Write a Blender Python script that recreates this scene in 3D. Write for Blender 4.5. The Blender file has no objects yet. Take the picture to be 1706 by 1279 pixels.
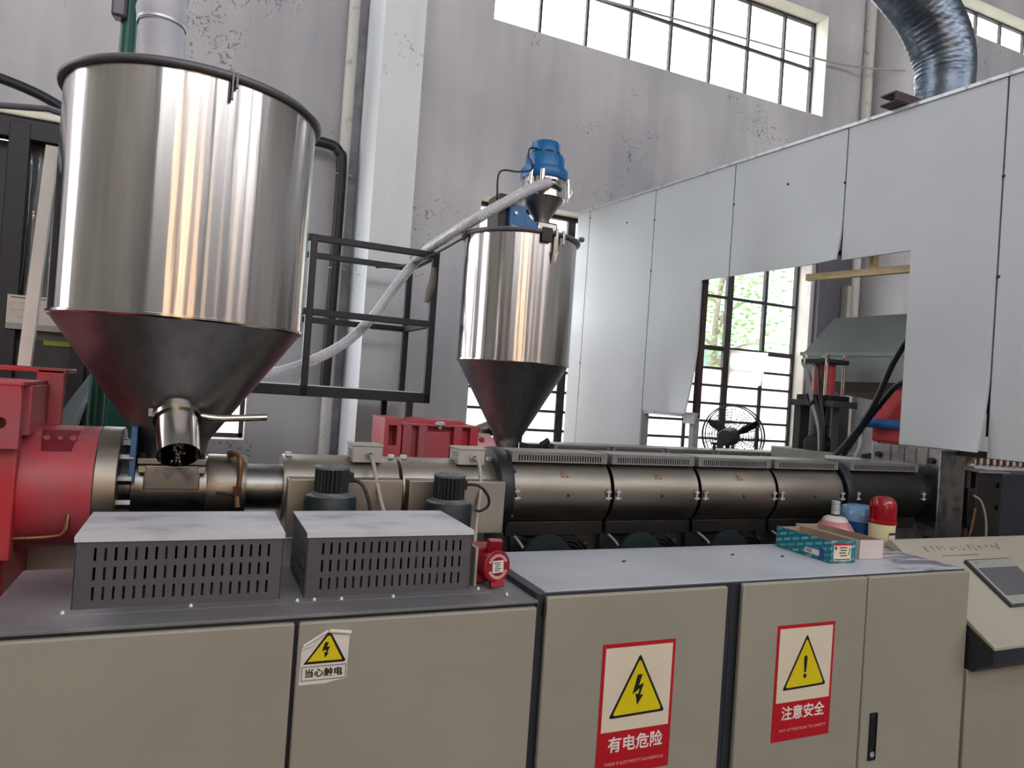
import bpy, bmesh, math, random
from mathutils import Vector, Matrix

random.seed(11)
S = bpy.context.scene
COL = S.collection
PI = math.pi

# ------------------------------------------------------------------ camera
CAM_POS = Vector((0.0, -2.05, 1.62))
yaw, pitch, roll = math.radians(23.75), math.radians(0.665), math.radians(3.948)
fw = Vector((math.sin(yaw) * math.cos(pitch), math.cos(yaw) * math.cos(pitch), math.sin(pitch)))
rt = Vector((math.cos(yaw), -math.sin(yaw), 0))
up = rt.cross(fw)
rt2 = rt * math.cos(roll) + up * math.sin(roll)
up2 = up * math.cos(roll) - rt * math.sin(roll)
cd = bpy.data.cameras.new('camera')
cd.sensor_fit = 'HORIZONTAL'
cd.sensor_width = 36.0
cd.lens = 1180.0 / 1706.0 * 36.0
cd.clip_start = 0.05
cam = bpy.data.objects.new('camera', cd)
COL.objects.link(cam)
cam.matrix_world = Matrix(((rt2.x, up2.x, -fw.x, CAM_POS.x), (rt2.y, up2.y, -fw.y, CAM_POS.y),
                           (rt2.z, up2.z, -fw.z, CAM_POS.z), (0, 0, 0, 1)))
S.camera = cam

# ------------------------------------------------------------------ world (bright hazy overcast sky)
W = bpy.data.worlds.new('sky')
S.world = W
W.use_nodes = True
wb = W.node_tree.nodes['Background']
wb.inputs[0].default_value = (0.955, 0.96, 1.0, 1)
wb.inputs[1].default_value = 4.0

S.view_settings.view_transform = 'Standard'
S.view_settings.look = 'None'
S.view_settings.gamma = 1
S.view_settings.exposure = 1.18
S.view_settings.use_curve_mapping = False
S.cycles.use_denoising = True
S.cycles.diffuse_bounces = 5
S.cycles.max_bounces = 10
S.cycles.transparent_max_bounces = 10
S.cycles.sample_clamp_indirect = 6.0
S.cycles.caustics_reflective = False
S.cycles.caustics_refractive = False


def portal(x0, x1, z0, z1, y, inward, roof=None):
    """A Cycles portal in a window opening: it guides sky samples and gives off no light itself."""
    l = bpy.data.lights.new('window_daylight', 'AREA')
    l.shape = 'RECTANGLE'
    l.size, l.size_y = x1 - x0, z1 - z0
    l.cycles.is_portal = True
    o = bpy.data.objects.new('window_daylight', l)
    COL.objects.link(o)
    o.location = ((x0 + x1) / 2, y, (z0 + z1) / 2)
    o.rotation_euler = (PI / 2 if inward > 0 else -PI / 2, 0, 0)
    if roof is not None:
        o.location = ((x0 + x1) / 2, (z0 + z1) / 2, roof)
        o.rotation_euler = (0, 0, 0)


WALL_Y = 5.2
GLASS_Y = 5.45
FRONT_Y = -9.0
# window openings: x0, x1, z0, z1
OPEN_BACK = {'lower': (2.67, 7.56, 0.72, 3.75), 'high': (2.67, 7.57, 5.68, 7.08),
             'lower_left': (-4.4, 0.43, 0.98, 3.75), 'high_left': (-4.4, 0.43, 5.68, 7.08),
             'far': (9.75, 14.6, 7.64, 8.2)}
OPEN_FRONT = [(-3.0, -1.75, 1.2, 5.8), (-1.2, 0.25, 1.2, 5.8), (0.66, 1.5, 1.2, 5.8), (2.8, 3.7, 1.2, 5.8), (5.0, 5.7, 1.2, 5.8), (7.7, 9.4, 1.2, 5.8), (11.4, 14.2, 2.4, 5.6)] + [(-6.4 + 4.6 * k, -2.2 + 4.6 * k, 6.3, 9.3) for k in range(5)]  # upper row is an unseen clerestory added to light the hall
ADDED_SKYLIGHTS = [(-6.2, 16.2, -6.6, -5.2)]   # x0, x1, y0, y1 in the roof; unseen, added for light from above
for k in OPEN_BACK.values():
    portal(k[0], k[1], k[2], k[3], WALL_Y + 0.29, -1)
for k in OPEN_FRONT:
    portal(k[0], k[1], k[2], k[3], FRONT_Y - 0.29, 1)
for k in ADDED_SKYLIGHTS:
    portal(k[0], k[1], k[2], k[3], 0, 1, roof=9.79)


# ------------------------------------------------------------------ materials
def lin(c):
    return tuple(((v / 255) / 12.92 if v / 255 <= 0.04045 else ((v / 255 + 0.055) / 1.055) ** 2.4) for v in c[:3]) + (1,)


MATS = {}


def mat(name, rgb, rough=0.5, metal=0.0, rgb2=None, scale=4.0, stretch=(1, 1, 1), lo=0.35, hi=0.7, bump=0.0, bscale=60.0,
        bstretch=(1, 1, 1), spec=0.5, rough2=None, detail=6.0, trans=0.0, alpha=1.0, aniso=0.0, arot=0.0):
    m = bpy.data.materials.new(name)
    m.use_nodes = True
    N, L = m.node_tree.nodes, m.node_tree.links
    b = N['Principled BSDF']
    b.inputs['Roughness'].default_value = rough
    b.inputs['Metallic'].default_value = metal
    b.inputs['Specular IOR Level'].default_value = spec
    b.inputs['Transmission Weight'].default_value = trans
    b.inputs['Alpha'].default_value = alpha
    if aniso:
        tn = N.new('ShaderNodeTangent')
        tn.direction_type = 'RADIAL'
        tn.axis = 'Z'
        L.new(tn.outputs[0], b.inputs['Tangent'])
        b.inputs['Anisotropic'].default_value = aniso
        b.inputs['Anisotropic Rotation'].default_value = arot
    tc = N.new('ShaderNodeTexCoord')

    def noise(sc, st, det):
        mp = N.new('ShaderNodeMapping')
        mp.inputs['Scale'].default_value = st
        L.new(tc.outputs['Object'], mp.inputs[0])
        n = N.new('ShaderNodeTexNoise')
        n.inputs['Scale'].default_value = sc
        n.inputs['Detail'].default_value = det
        L.new(mp.outputs[0], n.inputs['Vector'])
        return n
    c1 = lin(rgb)
    c2 = lin(rgb2) if rgb2 else tuple(v * 0.86 for v in c1[:3]) + (1,)
    n = noise(scale, stretch, detail)
    r = N.new('ShaderNodeValToRGB')
    r.color_ramp.elements[0].position = lo
    r.color_ramp.elements[0].color = c2
    r.color_ramp.elements[1].position = hi
    r.color_ramp.elements[1].color = c1
    L.new(n.outputs['Fac'], r.inputs[0])
    L.new(r.outputs[0], b.inputs['Base Color'])
    if rough2 is not None:
        mr = N.new('ShaderNodeMapRange')
        mr.inputs['From Min'].default_value = lo
        mr.inputs['From Max'].default_value = hi
        mr.inputs['To Min'].default_value = rough2
        mr.inputs['To Max'].default_value = rough
        L.new(n.outputs['Fac'], mr.inputs[0])
        L.new(mr.outputs[0], b.inputs['Roughness'])
    if bump:
        n2 = noise(bscale, bstretch, 3.0)
        bp = N.new('ShaderNodeBump')
        bp.inputs['Strength'].default_value = bump
        bp.inputs['Distance'].default_value = 0.02
        L.new(n2.outputs['Fac'], bp.inputs['Height'])
        L.new(bp.outputs[0], b.inputs['Normal'])
    MATS[name] = m
    return m


def plaster(name, base, patch, speck_amount):
    m = bpy.data.materials.new(name)
    m.use_nodes = True
    N, L = m.node_tree.nodes, m.node_tree.links
    b = N['Principled BSDF']
    b.inputs['Roughness'].default_value = 0.85
    b.inputs['Specular IOR Level'].default_value = 0.2
    tc = N.new('ShaderNodeTexCoord')

    def noise(sc, det, st=(1, 1, 1), dist=0.0):
        mp = N.new('ShaderNodeMapping')
        mp.inputs['Scale'].default_value = st
        L.new(tc.outputs['Object'], mp.inputs[0])
        n = N.new('ShaderNodeTexNoise')
        n.inputs['Scale'].default_value = sc
        n.inputs['Detail'].default_value = det
        n.inputs['Distortion'].default_value = dist
        L.new(mp.outputs[0], n.inputs['Vector'])
        return n

    def ramp(src, p0, c0, p1, c1):
        r = N.new('ShaderNodeValToRGB')
        r.color_ramp.elements[0].position = p0
        r.color_ramp.elements[0].color = c0
        r.color_ramp.elements[1].position = p1
        r.color_ramp.elements[1].color = c1
        L.new(src.outputs['Fac'], r.inputs[0])
        return r

    def mul(a, bb, f=1.0):
        x = N.new('ShaderNodeMixRGB')
        x.blend_type = 'MULTIPLY'
        x.inputs[0].default_value = f
        L.new(a.outputs[0], x.inputs[1])
        L.new(bb.outputs[0], x.inputs[2])
        return x
    big = ramp(noise(0.55, 5), 0.35, lin(patch), 0.65, lin(base))
    streak = ramp(noise(2.2, 6, (1, 1, 0.12)), 0.3, (0.80, 0.80, 0.82, 1), 0.6, (1, 1, 1, 1))
    x = mul(big, streak)
    # scattered peeled spots: fine noise allowed only inside patches
    sp = noise(17.0, 8, (1, 1, 1), 1.6)
    ms = noise(0.9, 4)
    add = N.new('ShaderNodeMath')
    add.operation = 'MULTIPLY'
    L.new(sp.outputs['Fac'], add.inputs[0])
    L.new(ms.outputs['Fac'], add.inputs[1])
    r = N.new('ShaderNodeValToRGB')
    r.color_ramp.elements[0].position = speck_amount
    r.color_ramp.elements[0].color = (1, 1, 1, 1)
    r.color_ramp.elements[1].position = speck_amount + 0.03
    r.color_ramp.elements[1].color = (0.5, 0.5, 0.52, 1)
    L.new(add.outputs[0], r.inputs[0])
    x = mul(x, r)
    L.new(x.outputs[0], b.inputs['Base Color'])
    n2 = noise(25, 5)
    bp = N.new('ShaderNodeBump')
    bp.inputs['Strength'].default_value = 0.25
    bp.inputs['Distance'].default_value = 0.01
    L.new(n2.outputs['Fac'], bp.inputs['Height'])
    L.new(bp.outputs[0], b.inputs['Normal'])
    MATS[name] = m
    return m


def glass(name, tint, gloss=0.06):
    m = bpy.data.materials.new(name)
    m.use_nodes = True
    N, L = m.node_tree.nodes, m.node_tree.links
    N.remove(N['Principled BSDF'])
    out = N['Material Output']
    t = N.new('ShaderNodeBsdfTransparent')
    tc = N.new('ShaderNodeTexCoord')
    n = N.new('ShaderNodeTexNoise')
    n.inputs['Scale'].default_value = 3
    L.new(tc.outputs['Object'], n.inputs['Vector'])
    r = N.new('ShaderNodeValToRGB')
    r.color_ramp.elements[0].color = tuple(v * 0.9 for v in tint) + (1,)
    r.color_ramp.elements[1].color = tint + (1,)
    L.new(n.outputs['Fac'], r.inputs[0])
    L.new(r.outputs[0], t.inputs[0])
    g = N.new('ShaderNodeBsdfGlossy')
    g.inputs['Roughness'].default_value = 0.05
    mx = N.new('ShaderNodeMixShader')
    mx.inputs[0].default_value = gloss
    L.new(t.outputs[0], mx.inputs[1])
    L.new(g.outputs[0], mx.inputs[2])
    L.new(mx.outputs[0], out.inputs[0])
    MATS[name] = m


def frosted(name, rgb, clear=0.35):
    m = bpy.data.materials.new(name)
    m.use_nodes = True
    N, L = m.node_tree.nodes, m.node_tree.links
    N.remove(N['Principled BSDF'])
    out = N['Material Output']
    t = N.new('ShaderNodeBsdfTransparent')
    t.inputs[0].default_value = rgb + (1,)
    tl = N.new('ShaderNodeBsdfTranslucent')
    tc = N.new('ShaderNodeTexCoord')
    n = N.new('ShaderNodeTexNoise')
    n.inputs['Scale'].default_value = 2
    L.new(tc.outputs['Object'], n.inputs['Vector'])
    r = N.new('ShaderNodeValToRGB')
    r.color_ramp.elements[0].color = tuple(v * 0.85 for v in rgb) + (1,)
    r.color_ramp.elements[1].color = rgb + (1,)
    L.new(n.outputs['Fac'], r.inputs[0])
    L.new(r.outputs[0], tl.inputs[0])
    mx = N.new('ShaderNodeMixShader')
    mx.inputs[0].default_value = clear
    L.new(tl.outputs[0], mx.inputs[1])
    L.new(t.outputs[0], mx.inputs[2])
    L.new(mx.outputs[0], out.inputs[0])
    MATS[name] = m


plaster('plaster', (213, 210, 211), (188, 186, 190), 0.385)
plaster('plaster_pale', (234, 237, 238), (224, 228, 230), 0.41)
mat('hall_floor', (92, 88, 84), 0.6, rgb2=(70, 68, 66), scale=1.5, bump=0.1)
mat('roof_underside', (190, 190, 190), 0.8)
mat('hall_wall', (208, 205, 200), 0.85)
mat('window_iron', (62, 52, 58), 0.6, rgb2=(44, 38, 42), scale=12)
mat('window_reveal', (226, 222, 214), 0.8)
glass('clear_glass', (0.95, 0.96, 0.96))
glass('warm_light_glass', (0.72, 0.60, 0.47))  # tint puts the warm light of a sunlit yard into the panes
glass('dim_light_glass', (0.46, 0.41, 0.36))  # darker tint set only to dim the daylight and its reflections
glass('dirty_glass', (0.62, 0.63, 0.66))
frosted('frosted_glass', (0.93, 0.90, 0.91))
mat('cabinet_paint', (160, 155, 141), 0.42, rgb2=(150, 145, 132), scale=1.6, lo=0.3, hi=0.7, bump=0.02, bscale=200)
mat('cabinet_frame', (48, 52, 60), 0.45, rgb2=(40, 43, 50))
mat('cabinet_top_grey', (112, 110, 114), 0.5, rgb2=(150, 148, 152), scale=2.2, lo=0.32, hi=0.52)
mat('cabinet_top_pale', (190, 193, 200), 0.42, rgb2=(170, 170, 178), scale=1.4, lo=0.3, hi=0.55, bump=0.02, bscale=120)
mat('vent_box_paint', (86, 84, 90), 0.5, rgb2=(77, 75, 82), scale=3)
mat('vent_box_dust', (206, 204, 208), 0.6, rgb2=(172, 170, 176), scale=5, lo=0.3, hi=0.5, stretch=(1, 1.6, 1))
mat('steel_hopper', (205, 199, 195), 0.16, 1.0, rgb2=(180, 174, 171), scale=3, stretch=(6, 6, 0.4), rough2=0.20,
    bump=0.07, bscale=13.0, bstretch=(1, 1, 0.04), aniso=0.97, arot=0.25)
mat('steel_cone', (150, 145, 144), 0.4, 1.0, rgb2=(132, 128, 128), scale=4, stretch=(5, 5, 0.6), bump=0.03, bscale=9.0, bstretch=(1, 1, 0.2))
mat('steel_spout', (200, 194, 186), 0.16, 1.0, rgb2=(170, 165, 158), scale=5)
mat('steel_barrel', (150, 142, 130), 0.42, 1.0, rgb2=(128, 121, 112), scale=4, stretch=(0.6, 3, 3), bump=0.02, bscale=40, bstretch=(0.1, 1, 1))
mat('steel_dark', (140, 138, 136), 0.34, 1.0, rgb2=(96, 94, 94), scale=14, lo=0.3, hi=0.5)
mat('steel_housing', (178, 170, 158), 0.4, 0.85, rgb2=(160, 152, 142), scale=3)
mat('galvanised', (116, 124, 134), 0.34, 1.0, rgb2=(84, 92, 104), scale=9, bump=0.6, bscale=6, bstretch=(1, 1, 2.2))
mat('zinc_trim', (205, 207, 210), 0.45, 0.6, rgb2=(150, 152, 156), scale=20, lo=0.3, hi=0.45)
mat('rim_grey', (112, 110, 116), 0.45, 0.4)
mat('black_steel', (24, 24, 30), 0.5, rgb2=(19, 19, 24), scale=8)
mat('blower_green', (22, 36, 40), 0.5, rgb2=(17, 28, 32), scale=8)
mat('motor_black', (22, 26, 32), 0.42, rgb2=(17, 20, 25))
mat('motor_cap', (120, 124, 128), 0.5, rgb2=(80, 84, 88), scale=20)
mat('dark_shell', (58, 56, 54), 0.42, 0.7, rgb2=(44, 43, 43), scale=5)
mat('gear_red', (186, 44, 54), 0.45, rgb2=(160, 84, 92), scale=3, lo=0.35, hi=0.62, bump=0.03, bscale=30)
mat('gear_red_worn', (176, 84, 92), 0.5, rgb2=(190, 44, 54), scale=5, lo=0.35, hi=0.6)
mat('socket_red', (150, 18, 38), 0.35, rgb2=(136, 16, 34))
mat('pump_red', (214, 52, 58), 0.45)
mat('pump_blue', (46, 110, 184), 0.45)
mat('loader_blue', (10, 106, 168), 0.35, rgb2=(8, 92, 150))
mat('guard_blue', (70, 110, 150), 0.5)
mat('box_grey_beige', (176, 172, 162), 0.5)
mat('cable_grey', (176, 170, 158), 0.5)
mat('cable_black', (20, 20, 24), 0.45)
mat('copper', (150, 100, 72), 0.4, 0.8, rgb2=(110, 72, 54), scale=20)
mat('brass', (160, 120, 90), 0.4, 0.9, rgb2=(120, 86, 64), scale=20)
mat('panel_white', (202, 206, 209), 0.5, rgb2=(195, 199, 203), scale=1.2, bump=0.015, bscale=30)
mat('raw_wood', (222, 200, 160), 0.7, rgb2=(200, 174, 130), scale=8, stretch=(1, 1, 6))
mat('sheet_grey', (160, 166, 165), 0.5, 0.2, rgb2=(148, 154, 153), scale=2)
mat('dusty_brown', (128, 120, 116), 0.6, 0.2, rgb2=(104, 96, 92), scale=6)
mat('white_plastic', (232, 226, 220), 0.45)
mat('duct_pipe_white', (196, 196, 204), 0.5, rgb2=(180, 180, 190), scale=5)
mat('pipe_green', (20, 96, 84), 0.4)
mat('pipe_white', (212, 208, 202), 0.6, rgb2=(160, 154, 150), scale=9, lo=0.28, hi=0.42)
mat('shadow_grey', (150, 150, 156), 0.7, rgb2=(120, 120, 126), scale=6)
mat('paper_white', (226, 220, 210), 0.7, rgb2=(212, 206, 196), scale=6)
mat('sign_red', (190, 18, 36), 0.45, rgb2=(180, 16, 32))
mat('sign_yellow', (226, 206, 20), 0.45, rgb2=(216, 194, 18))
mat('sign_black', (18, 16, 18), 0.5)
mat('sign_cream', (226, 214, 192), 0.5, rgb2=(218, 206, 184), scale=5)
mat('sign_white', (240, 236, 230), 0.5)
mat('caption_pink', (226, 170, 168), 0.5)
mat('cardboard', (168, 142, 118), 0.8, rgb2=(150, 126, 104), scale=6)
mat('cardboard_white', (214, 202, 198), 0.7, rgb2=(200, 188, 184), scale=5)
mat('beacon_red', (164, 12, 30), 0.15, rgb2=(130, 10, 24), scale=30)
mat('beacon_cream', (226, 218, 170), 0.5)
mat('bottle_pink', (206, 130, 142), 0.35, rgb2=(196, 118, 132))
mat('bottle_cream', (222, 212, 206), 0.4)
mat('tub_blue', (20, 92, 160), 0.25, rgb2=(16, 80, 146))
mat('lid_clear_blue', (130, 170, 205), 0.15, rgb2=(110, 150, 190))
mat('rubber_black', (26, 24, 26), 0.6)
mat('screen_bezel', (60, 56, 60), 0.4)
mat('screen_panel', (158, 160, 154), 0.4)
mat('screen_glass', (98, 96, 102), 0.25, rgb2=(92, 90, 96), scale=2)
mat('desk_beige', (178, 171, 156), 0.45, rgb2=(166, 159, 146), scale=2, bump=0.02, bscale=150)
mat('faded_print', (138, 134, 122), 0.7)
mat('green_strip', (142, 168, 60), 0.6)
mat('booth_dark', (40, 40, 52), 0.5, rgb2=(30, 30, 40), scale=3)
mat('booth_panel', (62, 66, 70), 0.5, rgb2=(48, 52, 56), scale=2)
mat('gear_red_shaded', (120, 22, 40), 0.5)
mat('hood_grey', (138, 136, 134), 0.45, 0.3, rgb2=(124, 122, 121), scale=5)
mat('wall_shade_grey', (100, 97, 104), 0.7, rgb2=(86, 83, 90), scale=3, stretch=(1, 1, .2))
mat('pink_cover', (222, 170, 172), 0.5, rgb2=(204, 140, 146), scale=10)
mat('pellets', (236, 236, 232), 0.6)
mat('inside_black', (10, 10, 12), 0.7)
mat('ground_outside', (196, 190, 176), 0.9)
mat('facade_green', (176, 216, 196), 0.9, rgb2=(166, 206, 188))
mat('facade_cream', (230, 220, 190), 0.9)
mat('facade_glass', (110, 130, 140), 0.3)
mat('leaf_green', (150, 186, 124), 0.8)
mat('bark', (150, 140, 126), 0.9)
mat('metal_brown', (72, 52, 54), 0.6, 0.2, rgb2=(54, 40, 44), scale=8)
mat('hazard_ink', (170, 110, 40), 0.6)
# cloudy clear plastics
glass('clear_film', (0.86, 0.87, 0.89), 0.12)


def hose_material():
    m = mat('spiral_hose', (214, 212, 220), 0.22, rgb2=(196, 194, 204), alpha=0.82)
    return m


hose_material()


def teal_print():
    m = bpy.data.materials.new('teal_carton')
    m.use_nodes = True
    N, L = m.node_tree.nodes, m.node_tree.links
    b = N['Principled BSDF']
    b.inputs['Roughness'].default_value = 0.45
    tc = N.new('ShaderNodeTexCoord')
    mp = N.new('ShaderNodeMapping')
    mp.inputs['Rotation'].default_value = (0.25, 0.25, 0.0)
    L.new(tc.outputs['Object'], mp.inputs[0])
    sw = N.new('ShaderNodeSeparateXYZ')
    L.new(mp.outputs[0], sw.inputs[0])
    cb = N.new('ShaderNodeCombineXYZ')
    sm = N.new('ShaderNodeMath')
    sm.operation = 'ADD'
    L.new(sw.outputs[0], sm.inputs[0])
    L.new(sw.outputs[1], sm.inputs[1])
    L.new(sm.outputs[0], cb.inputs[0])
    L.new(sw.outputs[2], cb.inputs[1])
    br = N.new('ShaderNodeTexBrick')
    br.inputs['Scale'].default_value = 6.0
    br.inputs['Mortar Size'].default_value = 0.045
    br.inputs['Brick Width'].default_value = 0.34
    br.inputs['Row Height'].default_value = 0.15
    br.inputs['Color1'].default_value = lin((120, 184, 192))
    br.inputs['Color2'].default_value = lin((66, 146, 160))
    br.inputs['Mortar'].default_value = lin((30, 116, 130))
    L.new(cb.outputs[0], br.inputs['Vector'])
    L.new(br.outputs['Color'], b.inputs['Base Color'])
    MATS['teal_carton'] = m


teal_print()


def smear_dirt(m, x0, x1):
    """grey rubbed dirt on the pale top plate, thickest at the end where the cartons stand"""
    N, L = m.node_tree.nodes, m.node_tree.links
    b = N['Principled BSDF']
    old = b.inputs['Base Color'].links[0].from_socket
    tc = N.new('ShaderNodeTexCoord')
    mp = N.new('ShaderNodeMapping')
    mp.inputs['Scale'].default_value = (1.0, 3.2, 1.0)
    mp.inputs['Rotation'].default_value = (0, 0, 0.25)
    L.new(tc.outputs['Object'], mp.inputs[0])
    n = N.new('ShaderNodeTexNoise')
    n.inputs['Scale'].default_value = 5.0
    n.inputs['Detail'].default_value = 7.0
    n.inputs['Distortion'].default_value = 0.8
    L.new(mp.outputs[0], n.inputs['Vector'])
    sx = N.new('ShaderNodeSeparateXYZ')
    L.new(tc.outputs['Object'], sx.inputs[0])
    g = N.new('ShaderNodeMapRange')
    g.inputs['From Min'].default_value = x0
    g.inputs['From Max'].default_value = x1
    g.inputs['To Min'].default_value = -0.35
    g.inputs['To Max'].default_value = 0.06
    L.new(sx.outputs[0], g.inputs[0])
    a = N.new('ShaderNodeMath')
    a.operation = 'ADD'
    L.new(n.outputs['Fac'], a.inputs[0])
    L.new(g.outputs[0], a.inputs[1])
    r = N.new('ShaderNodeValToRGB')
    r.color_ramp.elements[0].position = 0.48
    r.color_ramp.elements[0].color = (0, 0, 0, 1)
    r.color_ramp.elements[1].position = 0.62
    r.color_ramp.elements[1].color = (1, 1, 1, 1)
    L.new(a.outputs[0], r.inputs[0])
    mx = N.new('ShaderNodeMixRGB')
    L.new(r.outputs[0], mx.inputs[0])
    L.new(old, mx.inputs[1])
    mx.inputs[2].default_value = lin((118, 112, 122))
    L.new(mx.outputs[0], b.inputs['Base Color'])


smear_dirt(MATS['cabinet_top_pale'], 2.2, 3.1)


# ------------------------------------------------------------------ mesh helpers
OFF = {}


class MB:
    def __init__(s):
        s.v, s.f = [], []

    def add(s, vs, fs):
        n = len(s.v)
        s.v += [tuple(p) for p in vs]
        s.f += [tuple(i + n for i in f) for f in fs]
        return s

    def box(s, x0, x1, y0, y1, z0, z1):
        return s.add([(x0, y0, z0), (x1, y0, z0), (x1, y1, z0), (x0, y1, z0), (x0, y0, z1), (x1, y0, z1), (x1, y1, z1), (x0, y1, z1)],
                     [(0, 3, 2, 1), (4, 5, 6, 7), (0, 1, 5, 4), (1, 2, 6, 5), (2, 3, 7, 6), (3, 0, 4, 7)])

    def obox(s, c, size, R):
        hx, hy, hz = size[0] / 2, size[1] / 2, size[2] / 2
        vs = []
        for a, b, d in ((-1, -1, -1), (1, -1, -1), (1, 1, -1), (-1, 1, -1), (-1, -1, 1), (1, -1, 1), (1, 1, 1), (-1, 1, 1)):
            vs.append(Vector(c) + R @ Vector((a * hx, b * hy, d * hz)))
        return s.add(vs, [(0, 3, 2, 1), (4, 5, 6, 7), (0, 1, 5, 4), (1, 2, 6, 5), (2, 3, 7, 6), (3, 0, 4, 7)])

    def beam(s, p0, p1, w, h):
        p0, p1 = Vector(p0), Vector(p1)
        d = (p1 - p0)
        l = d.length
        d.normalize()
        u = Vector((0, 0, 1)) if abs(d.z) < 0.9 else Vector((0, 1, 0))
        a = d.cross(u).normalized()
        b = a.cross(d)
        R = Matrix((d, a, b)).transposed()
        return s.obox((p0 + p1) / 2, (l, w, h), R)

    def cyl(s, p0, p1, r0, r1=None, n=28, caps=(True, True)):
        if r1 is None:
            r1 = r0
        p0, p1 = Vector(p0), Vector(p1)
        d = (p1 - p0).normalized()
        u = Vector((0, 0, 1)) if abs(d.z) < 0.9 else Vector((1, 0, 0))
        a = d.cross(u).normalized()
        b = d.cross(a)
        vs = []
        for p, r in ((p0, r0), (p1, r1)):
            for i in range(n):
                t = 2 * PI * i / n
                vs.append(p + (a * math.cos(t) + b * math.sin(t)) * r)
        fs = [(i, i + n, (i + 1) % n + n, (i + 1) % n) for i in range(n)]
        if caps[0]:
            fs.append(tuple(range(n)))
        if caps[1]:
            fs.append(tuple(range(2 * n - 1, n - 1, -1)))
        return s.add(vs, fs)

    def lathe(s, prof, c=(0, 0, 0), n=64, axis='z', close=False):
        vs, fs = [], []
        m = len(prof)
        for (r, h) in prof:
            for i in range(n):
                t = 2 * PI * i / n
                if axis == 'z':
                    vs.append((c[0] + r * math.cos(t), c[1] + r * math.sin(t), c[2] + h))
                elif axis == 'x':
                    vs.append((c[0] + h, c[1] + r * math.cos(t), c[2] + r * math.sin(t)))
                else:
                    vs.append((c[0] + r * math.cos(t), c[1] + h, c[2] + r * math.sin(t)))
        for j in range(m - 1):
            for i in range(n):
                k = (i + 1) % n
                fs.append((j * n + i, j * n + k, (j + 1) * n + k, (j + 1) * n + i))
        if close:
            for i in range(n):
                k = (i + 1) % n
                fs.append(((m - 1) * n + i, (m - 1) * n + k, k, i))
        return s.add(vs, fs)

    def tube(s, pts, r, n=12, caps=True):
        pts = [Vector(p) for p in pts]
        vs, fs = [], []
        prev = None
        for i, p in enumerate(pts):
            d = (pts[min(i + 1, len(pts) - 1)] - pts[max(i - 1, 0)]).normalized()
            if prev is None:
                u = Vector((0, 0, 1)) if abs(d.z) < 0.9 else Vector((1, 0, 0))
                a = d.cross(u).normalized()
            else:
                a = (prev - d * prev.dot(d)).normalized()
            prev = a
            b = d.cross(a)
            rr = r(i / (len(pts) - 1)) if callable(r) else r
            for k in range(n):
                t = 2 * PI * k / n
                vs.append(p + (a * math.cos(t) + b * math.sin(t)) * rr)
        for j in range(len(pts) - 1):
            for i in range(n):
                k = (i + 1) % n
                fs.append((j * n + i, (j + 1) * n + i, (j + 1) * n + k, j * n + k))
        if caps:
            fs.append(tuple(range(n)))
            fs.append(tuple(range(len(vs) - 1, len(vs) - n - 1, -1)))
        return s.add(vs, fs)

    def prism(s, poly, a0, a1, axis='y'):
        """poly: 2D outline; axis y -> (x,z), axis x -> (y,z), axis z -> (x,y)"""
        n = len(poly)
        f = {'y': lambda p, a: (p[0], a, p[1]), 'x': lambda p, a: (a, p[0], p[1]), 'z': lambda p, a: (p[0], p[1], a)}[axis]
        vs = [f(p, a0) for p in poly] + [f(p, a1) for p in poly]
        fs = [tuple(range(n)), tuple(range(2 * n - 1, n - 1, -1))]
        fs += [(i, i + n, (i + 1) % n + n, (i + 1) % n) for i in range(n)]
        return s.add(vs, fs)

    def slotted(s, xs, zs, holes, y0, y1):
        """plate in the xz plane made of cells; cells listed in holes stay open, with walls round them"""
        nx, nz = len(xs) - 1, len(zs) - 1
        solid = lambda i, j: 0 <= i < nx and 0 <= j < nz and (i, j) not in holes
        for i in range(nx):
            for j in range(nz):
                if not solid(i, j):
                    continue
                x0, x1, z0, z1 = xs[i], xs[i + 1], zs[j], zs[j + 1]
                s.add([(x0, y0, z0), (x1, y0, z0), (x1, y0, z1), (x0, y0, z1)], [(0, 1, 2, 3)])
                s.add([(x0, y1, z0), (x1, y1, z0), (x1, y1, z1), (x0, y1, z1)], [(3, 2, 1, 0)])
                if not solid(i - 1, j):
                    s.add([(x0, y0, z0), (x0, y1, z0), (x0, y1, z1), (x0, y0, z1)], [(3, 2, 1, 0)])
                if not solid(i + 1, j):
                    s.add([(x1, y0, z0), (x1, y1, z0), (x1, y1, z1), (x1, y0, z1)], [(0, 1, 2, 3)])
                if not solid(i, j - 1):
                    s.add([(x0, y0, z0), (x1, y0, z0), (x1, y1, z0), (x0, y1, z0)], [(3, 2, 1, 0)])
                if not solid(i, j + 1):
                    s.add([(x0, y0, z1), (x1, y0, z1), (x1, y1, z1), (x0, y1, z1)], [(0, 1, 2, 3)])
        return s

    def build(s, name, material, parent=None, smooth=True, bevel=0.0, label=None, fix=True):
        off = Vector((0, 0, 0))
        if parent is not None:
            off = OFF[parent.name]
        me = bpy.data.meshes.new(name)
        me.from_pydata([tuple(Vector(v) - off) for v in s.v], [], s.f)
        bm = bmesh.new()
        bm.from_mesh(me)
        bmesh.ops.remove_doubles(bm, verts=bm.verts, dist=1e-5)
        if fix:
            bmesh.ops.recalc_face_normals(bm, faces=bm.faces)
        bm.to_mesh(me)
        bm.free()
        if smooth:
            for p in me.polygons:
                p.use_smooth = True
            me.set_sharp_from_angle(angle=math.radians(35))
        me.materials.append(MATS[material])
        o = bpy.data.objects.new(name, me)
        COL.objects.link(o)
        if parent is not None:
            o.parent = parent
        OFF[o.name] = off
        if bevel:
            md = o.modifiers.new('edge_bevel', 'BEVEL')
            md.width = bevel
            md.segments = 2
            md.limit_method = 'ANGLE'
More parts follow.
